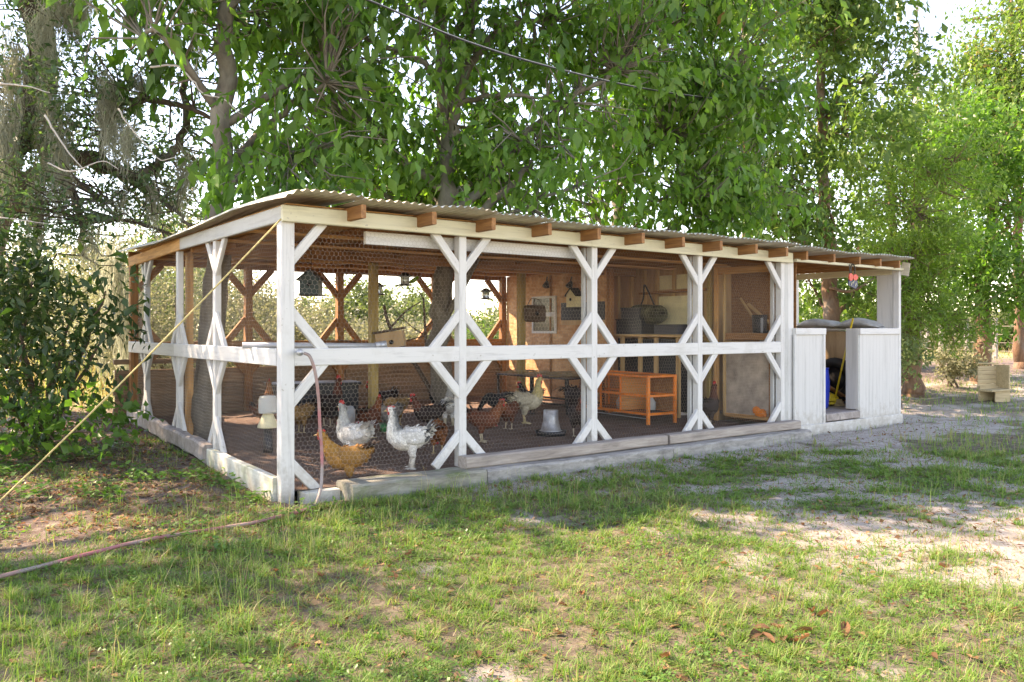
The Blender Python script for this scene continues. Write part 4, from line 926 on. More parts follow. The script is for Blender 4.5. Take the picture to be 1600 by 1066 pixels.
def tree(name, label, trunk, r0, r1, blobs, n_cl, per, L, W, leaf, barkm, seed, group=None, droop=.35, spread=.45, limbs=True, twigs=.25, shell=2.0, extra=(), rbias=0., simple=False):
    base = np.array(trunk[0], float); base_e = (float(base[0]), float(base[1]), float(base[2]))
    t = thing(name, label, 'tree', base_e, 0, group); Mi = Matrix.Translation((-base[0], -base[1], -base[2]))
    tb = MB(); random.seed(seed); Q = limb_tube(tb, trunk, r0, r1, 12, .025, 6)
    # flare at the foot
    tb.tube([tuple(base - np.array([0, 0, .15])), tuple(base + (Q[1] - base) * .35)], [r0 * 1.45, r0 * 1.0], 12)
    tb.build('trunk', M[barkm], t, Mi)
    lb_ = MB(); ends = [q for q in Q[len(Q) // 2:]]
    for P, a, b_ in extra: ends += limb_tube(lb_, P, a, b_, 7, .05)
    if limbs:
        for c, rad in blobs:
            c = np.array(c); s = min(Q, key=lambda q: abs(q[2] - (c[2] - .9 * np.linalg.norm(c[:2] - q[:2]))) + .2 * np.linalg.norm(q - c))
            mid = (s + c) / 2 + np.array([random.uniform(-.3, .3), random.uniform(-.3, .3), random.uniform(0, .4)])
            rr = r1 * random.uniform(.5, .9) + .012; ends += limb_tube(lb_, [s, mid, c], rr, rr * .4, 6, .06)[2:]
    co, ctr = leaf_mesh('crown', blobs, n_cl, per, L, W, leaf, t, droop, spread, seed, shell, rbias=rbias, simple=simple); co.matrix_local = Mi
    E_ = np.array(ends)
    if twigs and len(E_):
        for c in ctr[::max(1, int(1 / twigs))]:
            s = E_[np.argmin(((E_ - c) ** 2).sum(1))]
            if np.linalg.norm(s - c) > 2.2: continue
            mid = (s + c) / 2 + np.random.default_rng(len(lb_.v)).normal(size=3) * .1; lb_.tube([tuple(s), tuple(mid), tuple(c)], [.014, .009, .004], 4, False)
    if lb_.v: lb_.build('limbs', M[barkm], t, Mi)
    return t
def B(px, py, d, rx, ry, rz): return (pt(px, py, d), (rx, ry, rz))
def g0(px, py, d): p = pt(px, py, d); return (p[0], p[1], float(gz(p[0], p[1])))

# T1: smooth grey trunk rising through the left of the run
tr1 = [pt(318, 690, 8.9), pt(328, 560, 8.95), pt(338, 420, 9.0), pt(345, 300, 9.0), pt(351, 150, 9.0), pt(362, 0, 9.0), pt(368, -150, 9.0), pt(372, -330, 9.1)]
tree('shade_tree', 'smooth grey trunked tree growing up through the roof by the side posts', tr1, .155, .06,
     [B(225, 60, 8.6, .8, .8, .6), B(475, 240, 8.8, .65, .75, .8), B(510, 130, 9.0, .9, .9, .8), B(400, 20, 9.4, 1.4, 1.2, .9), B(300, -120, 9.2, 1.9, 1.6, 1.1), B(480, -140, 9.4, 1.7, 1.6, 1.1), B(400, -330, 9.3, 1.7, 1.7, 1.2), B(520, 60, 9.6, 1.0, 1, .8), (np.array((-.4, 2.8, 7.7)), (1.2, 1.2, .9)), (np.array((.8, 2.9, 7.6)), (1.3, 1.2, .9)), (np.array((.2, 2.3, 6.9)), (1.4, .8, .8)), (np.array((-1.5, 2.9, 7.7)), (1.0, .7, .8)), (np.array((1.7, 2.9, 7.9)), (1.2, 1.0, .8))],  # last five blobs lie above the view, added to shade the ground
     1180, 13, .205, .095, 'leaf', 'barkgrey', 1, droop=.75, spread=.55, twigs=1)
# T2: forked trunk through the middle
tr2 = [pt(690, 645, 10.6), pt(691, 540, 10.6), pt(693, 430, 10.65), pt(698, 300, 10.7), pt(698, 180, 10.7), pt(690, 60, 10.7), pt(686, -80, 10.7), pt(690, -260, 10.7)]
fork = [([pt(700, 240, 10.7), pt(716, 165, 10.6), pt(724, 110, 10.6), pt(740, 40, 10.5), pt(755, -90, 10.5)], .085, .045), ([pt(712, 165, 10.6), pt(760, 150, 10.4), pt(830, 150, 10.2), pt(890, 160, 10.0)], .04, .012), ([pt(695, 110, 10.7), pt(675, 85, 10.5), pt(655, 55, 10.3)], .03, .012),
        ([pt(830, 152, 10.1), pt(850, 190, 10.0), pt(880, 228, 9.9)], .012, .005), ([pt(835, 155, 10.1), pt(825, 190, 10), pt(815, 222, 9.9)], .01, .004)]
tree('shade_tree', 'fork trunked leafy tree growing up through the middle of the coop roof', tr2, .15, .07,
     [B(570, 60, 10.0, 1.1, 1.0, .9), B(585, 190, 10.3, .8, .8, .8), B(560, 270, 11.2, 1.0, .8, .6), B(760, 60, 10.6, 1.2, 1.2, .9), B(640, 290, 11.3, .8, .8, .45), B(850, 30, 10.4, 1.2, 1.1, .9), B(830, 250, 10.2, .95, .9, .75), B(900, 290, 10.0, .9, .8, .55), B(760, 290, 11.2, .8, .7, .4), B(700, -120, 10.6, 2.2, 1.8, 1.2), B(880, -100, 10.6, 1.8, 1.6, 1.1), B(760, -330, 10.6, 2.0, 1.8, 1.1), B(960, 110, 10.4, 1.0, 1.0, .9), B(740, 200, 11.2, .8, .8, .6), (np.array((3.0, 4.2, 8.0)), (2.2, 2.0, 1.1)), (np.array((1.9, 3.4, 7.4)), (1.5, 1.4, .9)), (np.array((5.2, 5.4, 8.6)), (1.9, 1.8, 1.0))],  # last three blobs are unseen canopy, placed to block sun from the ground
     1900, 13, .19, .095, 'leaf', 'barkgrey', 2, extra=fork, droop=.6, spread=.5, twigs=1)
# T3: pale slender tree behind the coop
b3 = g0(962, 590, 12.9)
tree('shade_tree', 'pale slender tree behind the coop with a side limb', [b3, pt(962, 450, 12.9), pt(962, 330, 12.9), pt(964, 240, 12.9), pt(968, 170, 12.9), pt(985, 40, 12.9), pt(990, -150, 12.9)], .11, .05,
     [B(1030, 60, 12.3, 1.5, 1.3, 1.2), B(1040, 210, 12.0, 1.2, 1.1, .9), B(960, 310, 12.3, 1.0, .9, .5), B(1060, 300, 11.9, 1.0, .9, .5), B(1120, 130, 12.2, 1.3, 1.2, 1.0), B(1020, -100, 12.6, 2.0, 1.8, 1.2), B(1140, -40, 12.4, 1.5, 1.5, 1.0), B(1100, 340, 12.6, 1.0, .8, .45), B(1160, 290, 12.3, .9, .9, .7), B(1000, 150, 13.2, 1.0, .9, .8)],
     1400, 13, .18, .088, 'leaf', 'barkgrey', 3, extra=[([pt(966, 200, 12.9), pt(990, 185, 12.7), pt(1012, 165, 12.6), pt(1015, 145, 12.5)], .05, .02)], droop=.65, spread=.5, rbias=.05, twigs=.6)
# T4..: reddish trunks toward the right
def ztop(p): return p
b4 = g0(1166, 570, 16.5)
tree('shade_tree', 'reddish trunked tree behind the middle bays of the coop', [b4, pt(1166, 400, 16.5), pt(1164, 250, 16.5), pt(1163, 100, 16.5), pt(1160, -60, 16.5)], .12, .05,
     [B(1200, 120, 15.8, 1.6, 1.4, 1.2), B(1250, 0, 16, 1.8, 1.5, 1.2), B(1130, 230, 15.8, 1.3, 1.1, .9), B(1220, 250, 15.5, 1.2, 1.1, .9), B(1190, 340, 15.0, 1.2, 1.1, .6), B(1180, -100, 16.2, 2.3, 1.8, 1.3)],
     950, 13, .18, .085, 'leafbright', 'barkred', 4, spread=.55, twigs=.15)
b5 = g0(1300, 575, 15.5)
tree('shade_tree', 'reddish trunked tree seen through the porch opening', [b5, pt(1300, 470, 15.5), pt(1292, 380, 15.5), pt(1285, 270, 15.5), pt(1280, 130, 15.5), pt(1276, -20, 15.5)], .17, .06,
     [B(1300, 80, 15.4, 1.5, 1.3, 1.2), B(1330, 0, 15.8, .9, 1.2, 1.1), B(1320, 200, 14.9, 1.1, 1.1, .8), B(1280, 300, 14.6, 1.3, 1.1, .7), B(1355, 130, 15.4, .7, 1.0, .7), B(1250, 370, 15.2, 1.0, 1, .5), B(1265, 440, 16.5, .6, .8, .7), B(1340, 430, 16.5, .9, .9, .6), B(1290, -90, 15.6, 1.6, 1.8, 1.1)],
     1050, 13, .175, .083, 'leafbright', 'barkred', 5, spread=.5, twigs=.15, extra=[([pt(1297, 450, 15.4), pt(1330, 455, 15.1), pt(1375, 430, 14.9)], .035, .02)])
# T6: feathery cypress
b6 = g0(1425, 592, 15.6)
t6 = tree('cypress_tree', 'feathery yellow green cypress with stout reddish trunk beside the porch', [b6, pt(1423, 540, 15.6), pt(1420, 440, 15.6), pt(1436, 350, 15.6), pt(1460, 290, 15.6)], .21, .03,
     [B(1415, 505, 15.0, .75, .8, .55), B(1440, 450, 15.0, .95, .9, .6), B(1420, 400, 15.0, .85, .8, .6), B(1430, 330, 15.0, 1.0, .9, .6), B(1465, 285, 15.0, .9, .8, .5), B(1490, 255, 15.2, .5, .5, .5), B(1475, 500, 15.3, .6, .7, .45)],
     820, 24, .15, .026, 'leafcypress', 'barkred', 6, droop=.1, spread=.34, twigs=.3, simple=True, shell=2.0, rbias=.15)
# T7 / T8: trees right of the coop
b7 = g0(1530, 583, 18.5)
tree('shade_tree', 'tree with sun dappled leaning trunk behind the wooden seat', [b7, pt(1538, 530, 18.5), pt(1534, 470, 18.5), pt(1545, 380, 18.5), pt(1560, 260, 18.5), pt(1570, 200, 18.5)], .20, .05,
     [B(1530, 420, 17.8, 1.4, 1.2, .8), B(1590, 440, 17.6, 1.3, 1.2, .7), B(1560, 330, 17.8, 1.6, 1.3, .9), B(1490, 400, 18, .9, .9, .6), B(1600, 240, 18, 1.6, 1.4, 1.2), B(1530, 230, 18, 1.2, 1.2, .9)],
     1000, 13, .17, .085, 'leaf', 'barkred', 7, spread=.55, twigs=.15)
b8 = g0(1595, 565, 24)
tree('shade_tree', 'tall bright tree standing beside the utility pole', [b8, pt(1592, 400, 24), pt(1590, 250, 24), pt(1585, 100, 24), pt(1580, 0, 24)], .16, .05,
     [B(1565, 80, 23.5, 1.2, 1.6, 1.1), B(1610, 20, 23.5, 1.3, 1.6, 1.0), B(1535, 160, 23.5, 1.3, 1.4, 1.0), B(1600, 140, 23, 1.8, 1.6, 1.5), B(1490, 200, 23, 1.2, 1.2, .9), B(1560, 250, 23, 1.8, 1.5, 1.0), B(1480, 270, 23.5, 1.0, 1.2, .9)],
     1700, 13, .19, .09, 'leafbright', 'barkred', 8, spread=.65, rbias=.2, twigs=.12)
b9 = g0(1395, 568, 22)
tree('shade_tree', 'green tree filling the gap behind the cypress', [b9, pt(1395, 400, 22), pt(1392, 290, 22), pt(1390, 200, 22)], .15, .05,
     [B(1390, 190, 21.5, 1.3, 1.4, .8), B(1430, 240, 21.5, 1.5, 1.3, .9), B(1350, 260, 21, 1.3, 1.2, 1.1), B(1400, 350, 21, 1.6, 1.3, 1.1), B(1340, 390, 21, 1.5, 1.2, .8), B(1480, 370, 22, 1.3, 1.2, 1.0), B(1320, 480, 23, 1.5, 1.2, .7)],
     1100, 12, .19, .09, 'leafbright', 'barkred', 9, spread=.6, twigs=.1, rbias=.1)

# T10: live oak with moss, left
b10 = g0(-75, 640, 11)
ox = [([pt(-40, 430, 10.8), pt(-10, 300, 10.6), pt(40, 180, 10.4), pt(60, 60, 10.2), pt(40, -60, 10)], .24, .14), ([pt(20, 330, 10.6), pt(80, 255, 10.3), pt(130, 245, 10.1), pt(170, 262, 10.0), pt(215, 278, 9.9), pt(250, 258, 9.8)], .13, .06),
      ([pt(170, 262, 10), pt(158, 235, 9.9), pt(165, 200, 9.8)], .05, .02), ([pt(250, 258, 9.8), pt(285, 215, 9.9), pt(290, 120, 10), pt(305, 30, 10)], .06, .03), ([pt(215, 275, 9.9), pt(250, 310, 9.7), pt(290, 345, 9.6), pt(330, 380, 9.5)], .04, .012),
      ([pt(110, 290, 10.2), pt(125, 340, 10), pt(130, 400, 9.9)], .06, .02), ([pt(60, 60, 10.2), pt(50, 130, 10), pt(60, 220, 9.9)], .07, .02), ([pt(115, 280, 10.2), pt(150, 305, 9.8), pt(175, 320, 9.7)], .04, .012), ([pt(190, 158, 9.6), pt(240, 158, 9.5), pt(300, 170, 9.5), pt(340, 190, 9.5)], .05, .02),
      ([pt(-60, 420, 10.9), pt(-150, 250, 10.6), pt(-220, 60, 10.4), pt(-260, -120, 10.4)], .22, .1), ([pt(60, 60, 10.2), pt(130, -80, 10), pt(200, -220, 10)], .10, .04), ([pt(130, 345, 9.8), pt(200, 345, 9.7), pt(290, 370, 9.8)], .03, .01)]
pale = [([pt(-5, 130, 8.6), pt(40, 135, 8.5), pt(78, 145, 8.4)], .012, .005), ([pt(70, 180, 8.4), pt(85, 205, 8.4), pt(105, 235, 8.4), pt(130, 265, 8.4)], .012, .006), ([pt(185, 170, 8.6), pt(205, 200, 8.6), pt(228, 225, 8.5), pt(250, 250, 8.5), pt(275, 245, 8.5)], .010, .004), ([pt(235, 105, 8.7), pt(275, 103, 8.6), pt(300, 125, 8.6), pt(320, 148, 8.6), pt(350, 155, 8.6), pt(380, 180, 8.6), pt(398, 168, 8.6)], .012, .004),
        ([pt(75, 255, 8.3), pt(110, 268, 8.3), pt(160, 252, 8.3), pt(185, 265, 8.3)], .009, .004), ([pt(0, 340, 8), pt(40, 345, 8), pt(75, 350, 8.1)], .008, .003)]
oak = tree('live_oak', 'spreading live oak hung with grey moss beside the coop', [b10, pt(-70, 540, 11), pt(-55, 440, 10.9), pt(-20, 350, 10.7), pt(10, 270, 10.6)], .42, .22,
     [B(30, 250, 9.2, .8, .9, .9), B(120, 70, 9.6, .9, .9, .6), B(180, 110, 9.3, .7, .8, .45), B(60, 330, 9.0, .7, .8, .6), B(230, 220, 9.6, .7, .8, .5), B(320, 240, 10.2, .9, .9, .5), B(20, 130, 9.2, .8, .9, .7), B(150, 330, 9.7, .9, .9, .5), B(430, 90, 10.8, .9, .9, .6), B(250, 320, 10.3, 1.0, .9, .4), B(100, 180, 9.8, .8, .9, .6), B(-60, 100, 9.5, 1.6, 1.5, 1.5), B(150, -120, 9.8, 2.2, 1.8, 1.1), B(-150, -200, 10, 2.5, 2.2, 1.6), B(60, -350, 10, 2.8, 2.4, 1.6), B(-260, 250, 10, 1.8, 1.6, 1.5), B(260, 380, 11.5, 1.2, 1.0, .5)],
     2300, 18, .09, .038, 'leafoak', 'barkoak', 10, droop=.1, spread=.36, limbs=False, twigs=.35, extra=ox, simple=True)
Mi = Matrix.Translation((-b10[0], -b10[1], -b10[2]))
M['twig'] = plain('pale_twig', (.50, .46, .41), .8)
for P, a, b_ in pale:
    pb = MB(); limb_tube(pb, P, a, b_, 6, .02); pb.build('bare_twig', M['twig'], oak, Mi)
def moss(spots, seed, parent, Mi):
    g = np.random.default_rng(seed); VV = []; FF = []; rn = []; nb = 0
    for (c, wx, hh, n) in spots:
        c = np.array(c); off = g.normal(size=(n, 3)) * np.array([wx, wx, hh * .22]); L = hh * g.uniform(.35, 1., n); a = g.random(n) * 6.28; ww = g.uniform(.0022, .0065, n)
        pts = []
        sw = g.normal(size=(n, 2)) * .05
        for i in range(5):
            q = i / 4; ctr = c + off * np.array([1, 1, 1]) + np.stack([sw[:, 0] * math.sin(q * 5) + .02 * np.sin(q * 9 + a), sw[:, 1] * q + .02 * np.cos(q * 8 + a), -L * q], 1); ctr[:, :2] -= (off[:, :2] * q * .35)
            s = np.stack([np.cos(a), np.sin(a), 0 * a], 1) * (ww * (1 - .6 * q))[:, None]; pts += [ctr - s, ctr + s]
        VV.append(np.stack(pts, 1).reshape(-1, 3)); b = nb + np.arange(n)[:, None] * 10
        FF.append(np.concatenate([b + np.array((2 * i, 2 * i + 1, 2 * i + 3, 2 * i + 2)) for i in range(4)], 1).reshape(-1, 4)); rn.append(np.repeat(g.random(n), 10)); nb += n * 10
    me = mesh_np('moss', np.concatenate(VV), np.concatenate(FF), 4); attr_f(me, 'rnd', np.concatenate(rn)); return tag(put('moss', me, M['moss'], parent, Mi), kind='stuff')
sp = []
gm = np.random.default_rng(5)
for (px, py, d, wx, hh, n) in ((105, 10, 9.4, .18, .55, 420), (130, 5, 9.5, .16, .5, 350), (70, 30, 9.5, .15, .8, 260), (85, 180, 9.5, .16, 1.1, 420), (70, 90, 9.6, .12, .9, 260), (160, 140, 9.2, .12, .75, 260), (180, 175, 9.3, .14, .6, 240), (205, 210, 9.3, .12, .5, 220), (220, 120, 9.4, .10, .35, 160), (285, 260, 9.6, .08, .6, 200), (300, 20, 9.8, .10, .5, 160), (55, 300, 9.4, .14, .9, 300), (100, 250, 9.4, .16, .8, 300), (25, 80, 9.3, .14, .9, 260), (140, 350, 9.6, .10, .5, 160), (195, 290, 9.6, .08, .5, 140), (10, 200, 9.3, .16, 1.0, 280), (175, 400, 13, .2, 1.4, 350), (195, 470, 13.5, .18, 1.5, 350), (160, 500, 14, .2, 1.2, 300), (240, 300, 9.7, .07, .5, 120), (265, 290, 9.9, .07, .4, 120), (320, 60, 9.8, .06, .6, 100)):
    for k in range(3): sp.append((pt(px + gm.normal() * 8, py + gm.normal() * 6, d + gm.normal() * .15), wx * .42, hh * gm.uniform(.6, 1.05), int(n * .36)))
moss(sp, 4, oak, Mi)

tree('shade_tree', 'broad leafy tree added out of view beyond the live oak to shade the lawn', [(-6.6, 4.2, .15), (-6.5, 4.1, 2.5), (-6.0, 4.0, 5.0), (-5.5, 3.9, 7.2)], .22, .08,  # unseen tree, added so its crown keeps the sun off the foreground
     [(np.array(c), r) for c, r in (((-5.9, 3.6, 8.0), (1.8, 1.5, 1.0)), ((-7.5, 3.0, 8.0), (1.6, 1.5, 1.0)), ((-5.0, 5.0, 8.2), (1.8, 1.5, 1.0)), ((-3.7, 4.3, 7.8), (1.2, 1.2, .9)), ((-2.7, 4.9, 8.2), (1.2, 1.1, .8)), ((-7.0, 4.8, 8.2), (1.6, 1.5, 1.0)), ((-5.7, 6.8, 8.0), (1.8, 1.6, 1.0)), ((-4.1, 6.6, 7.6), (1.3, 1.3, .9)), ((-8.2, 3.6, 7.8), (1.4, 1.4, 1.0)))],
     420, 12, .19, .10, 'leaf', 'barkgrey', 11, droop=.4, spread=.6, twigs=.15)

# dark glossy shrub at the left edge
def shrub(name, label, base, blobs, n_cl, per, L, W, mat, seed, cat='shrub', group=None, stems=5, **k):
    base = np.array(base, float); t = thing(name, label, cat, tuple(map(float, base)), 0, group); Mi = Matrix.Translation(tuple(-base)); sb = MB(); random.seed(seed)
    for i in range(stems):
        c = np.array(blobs[i % len(blobs)][0]); mid = (base + c) / 2 + np.array([random.uniform(-.2, .2), random.uniform(-.2, .2), .1]); limb_tube(sb, [base + np.array([random.uniform(-.1, .1), random.uniform(-.1, .1), -.05]), mid, c], k.get('sr', .03), .008, 6, .03)
    sb.build('stems', M['branch'], t, Mi); k.pop('sr', None)
    o, _ = leaf_mesh('foliage', blobs, n_cl, per, L, W, mat, t, seed=seed, **k); o.matrix_local = Mi; return t
shrub('broadleaf_shrub', 'dark glossy leaved shrub beside the back corner of the coop', g0(70, 690, 8.6), [B(50, 440, 8.3, .6, .7, .42), B(120, 475, 8.3, .45, .5, .36), B(165, 455, 8.4, .35, .4, .24), B(35, 530, 8.0, .5, .6, .45), B(100, 550, 8.0, .38, .5, .32), B(15, 620, 7.8, .45, .5, .4), B(-70, 500, 8.2, .9, .9, 1.0), B(10, 410, 8.8, .6, .6, .35), B(165, 520, 8.3, .26, .35, .16)], 430, 12, .135, .056, 'leafdark', 21, droop=.3, spread=.4, stems=9)
shrub('broadleaf_shrub', 'low bright leaved sapling under the dark glossy shrub', g0(105, 712, 7.6), [B(110, 655, 7.6, .25, .25, .10), B(140, 675, 7.4, .16, .2, .07), B(60, 660, 7.5, .25, .25, .14), B(85, 690, 7.2, .2, .2, .06)], 62, 8, .115, .07, 'leaf', 22, droop=.2, spread=.3, stems=4, sr=.012)
shrub('broadleaf_shrub', 'small round shrub beside the sun dappled trunk', g0(1490, 582, 17.6), [B(1490, 560, 17.4, .38, .38, .26), B(1470, 568, 17.3, .25, .3, .2), B(1505, 570, 17.3, .28, .3, .2)], 200, 12, .09, .05, 'leafpale', 23, droop=.1, spread=.25, stems=5, sr=.02)
shrub('broadleaf_shrub', 'leafy undergrowth at the foot of the cypress behind the porch wall', g0(1405, 600, 13.6), [B(1400, 575, 13.6, .3, .4, .28), B(1412, 545, 14.2, .3, .4, .3)], 120, 10, .09, .05, 'leafscrub', 24, droop=.1, spread=.25, stems=4, sr=.015)

# scrub behind the coop and on the left, each bush on its own
bi = 0
def bush(px, d, hpx_top, wd, mat, seed, label, dens=1.):
    base = np.array(g0(px, 600, d)); top = pt(px, hpx_top, d)[2]; h = max(.8, top - base[2]); random.seed(seed); bl = []
    for k in range(6):
        a = random.uniform(0, 6.28); r = random.uniform(.2, .75) * wd / 2; zz = base[2] + h * random.uniform(.3, .82)
        bl.append((base + np.array([r * math.cos(a), r * math.sin(a), zz - base[2]]), (wd * .28, wd * .28, h * .20)))
    bl.append((base + np.array([0, 0, h * .78]), (wd * .25, wd * .25, h * .2))); bl.append((base + np.array([0, 0, h * .28]), (wd * .42, wd * .42, h * .25)))
    s = .0052 * d; n = int(880 * dens)
    return shrub('scrub_bush', label, tuple(base), bl, n, 13, max(.075, s), max(.04, s * .55), mat, seed, 'bush', 'scrub beyond the coop', stems=7, sr=.04, droop=.1, spread=max(.35, wd * .12), simple=True)
for px, d, tp, wd, mat, lab in ((270, 15, 395, 3.0, 'leafpale', 'straw green bush seen between the white side posts'), (330, 18, 380, 3.4, 'leafscrub', 'tall scrub bush behind the smooth grey trunk'), (400, 17, 430, 3.0, 'leafpale', 'pale bush between the brown back corner posts'),
                                (500, 16.5, 475, 3.0, 'leafpale', 'pale dry bush under the dark green birdhouse'), (560, 22, 440, 3.0, 'leafscrub', 'rounded green bush behind the brown braced back post'), (615, 19, 512, 3.2, 'leafpale', 'low pale bush behind the bare perch branch'), (650, 30, 455, 3.2, 'leafscrub', 'far green tree bush beside the forked trunk'),
                                (745, 22, 480, 3.2, 'leafscrub', 'low green bush under the feeder near the end wall'), (770, 17, 520, 1.8, 'leafbright', 'small yellow green bush near the strand board wall'), (700, 25, 505, 3.6, 'leafpale', 'far pale bush behind the forked trunk'), (455, 26, 470, 4.0, 'leafscrub', 'far tall bush behind the corner post'), (590, 34, 503, 6, 'leafpale', 'distant pale thicket behind the tan inner post'),
                                (190, 19, 380, 3.6, 'leafpale', 'straw coloured bush beyond the plank wall end'), (110, 24, 360, 5.0, 'leafscrub', 'tall olive bush behind the glossy shrub'), (20, 22, 350, 5.0, 'leafpale', 'pale tall bush behind the oak trunk'), (230, 28, 330, 5.5, 'leafscrub', 'far olive tree bush beyond the oak limb'), (340, 30, 330, 5.5, 'leafpale', 'far pale bush beyond the oak branch tips'),
                                (1235, 22, 430, 3.2, 'leafbright', 'sunlit yellow green bush behind the porch back post'), (1345, 24, 460, 4, 'leafbright', 'sunlit bush seen through the porch above the feed bags'),
                                (1440, 40, 500, 6, 'leafpale', 'pale far bush behind the cypress trunk'), (1540, 42, 490, 6, 'leafpale', 'pale far bush behind the wire fence'), (1640, 40, 470, 7, 'leafscrub', 'far green bush at the end of the wire fence')):
    bush(px, d, tp, wd, mat, 300 + bi, lab, 1.0 if d < 20 else 1.2); bi += 1

# ================================================================== OTHER OUTDOOR THINGS
# overhead cable
t = thing('overhead_cable', 'black overhead service cable crossing in front of the treetops', 'cable', tuple(map(float, pt(560, 0, 8.2))))
c0 = pt(300, -95, 7.6); c1 = pt(560, -5, 8.2); c2 = pt(720, 62, 8.7); c3 = pt(870, 108, 9.2); c4 = pt(1030, 143, 10.6); c5 = pt(1180, 161, 12.6); c6 = pt(1320, 172, 17)
o0 = -pt(560, 0, 8.2)
cvx = cr([c0, c1, c2, c3, c4, c5, c6], 8)
MB().tube([tuple(p) for p in cvx], .0075, 6).build('cable', M['cable'], t, Matrix.Translation(tuple(o0)))
MB().tube([tuple(p + np.array([0, 0, .012])) for p in cvx], .004, 5).build('messenger_wire', M['galv'], t, Matrix.Translation(tuple(o0)))
# utility pole
pb_ = g0(1432, 565, 27); t = thing('utility_pole', 'grey utility pole with cables rising above the trees', 'utility pole', tuple(map(float, pb_))); zt = pt(1430, 36, 27)[2] - pb_[2]; k_ = 27 / FPX
MB().tube([(0, 0, -.2), (0, 0, zt)], [.15, .10], 12).build('pole', M['concrete'], t)
MB().tube([(0, 0, zt), (0, 0, zt + .18), (.03, 0, zt + .30)], [.02, .025, .03], 8).build('insulator_stem', M['black'], t)
MB().lathe([(.05, 0), (.07, .05), (.06, .3), (.05, .4)], 10).build('insulator', M['galv'], t, mt(.0, 0, zt + .36, 0, R_(8)))
up = lambda px, py: tuple(pt(px, py, 26.8) - np.array(pb_))
beam('cross_arm', up(1428, 36), up(1437, 34), .06, .05, M['galv'], t)
MB().tube([up(1405, -20), up(1405, 32)], .075, 10).build('standoff_rod', M['boardyellow'], t); beam('standoff_arm', up(1406, 5), up(1424, 2), .05, .05, M['black'], t)
for P in ([(1421, 38), (1428, 50), (1436, 62), (1438, 75), (1447, 79), (1434, 90)], [(1436, 37), (1443, 60), (1451, 80)], [(1432, 55), (1428, 66), (1424, 72)], [(1408, 50), (1414, 60), (1424, 71)]):
    MB().tube([tuple(p) for p in cr([up(*q) for q in P], 5)], .012, 5).build('cable', M['cable'], t)
# wooden seat
sb_ = g0(1552, 600, 15.0); t = thing('wooden_seat', 'weathered wooden box seat with tall back near the fence', 'seat', tuple(map(float, sb_)), R_(-20))
for k in range(5): beam('back_slat', (-.19 + 0, .16, .27 + k * .082), (.24, .16, .27 + k * .082), .078, .02, M['seatwood'], t, (0, -1, 0))
MB().box((-.20, .10, 0), (.25, .14, .27)).build('back_board', M['seatwood'], t); MB().box((.23, -.12, 0), (.26, .2, .66)).build('side_panel', M['seatwood'], t)
beam('seat_board', (-.24, -.06, .20), (.22, -.06, .22), .26, .03, M['seatwood'], t); MB().box((-.10, -.14, 0), (.22, -.12, .20)).build('front_board', M['seatwood'], t); beam('top_board', (-.21, .155, .69), (.27, .155, .685), .06, .02, M['seatwood'], t)
# fence far right
t = thing('wire_fence', 'far wire fence with wooden posts behind the seat', 'fence', tuple(map(float, g0(1550, 560, 30))))
fb = np.array(g0(1550, 560, 30)); pts_ = [np.array(g0(px, 560, d)) - fb for px, d in ((1405, 36), (1447, 34), (1470, 33), (1510, 31.5), (1555, 30), (1600, 29), (1650, 28))]
for p in pts_: beam('post', tuple(p + np.array([0, 0, -.1])), tuple(p + np.array([0, 0, 1.5])), .13, .13, M['stone'], t)
for h_ in (.3, .6, .9, 1.2): MB().tube([tuple(p + np.array([0, 0, h_])) for p in pts_], .008, 4).build('wire', M['wire'], t)

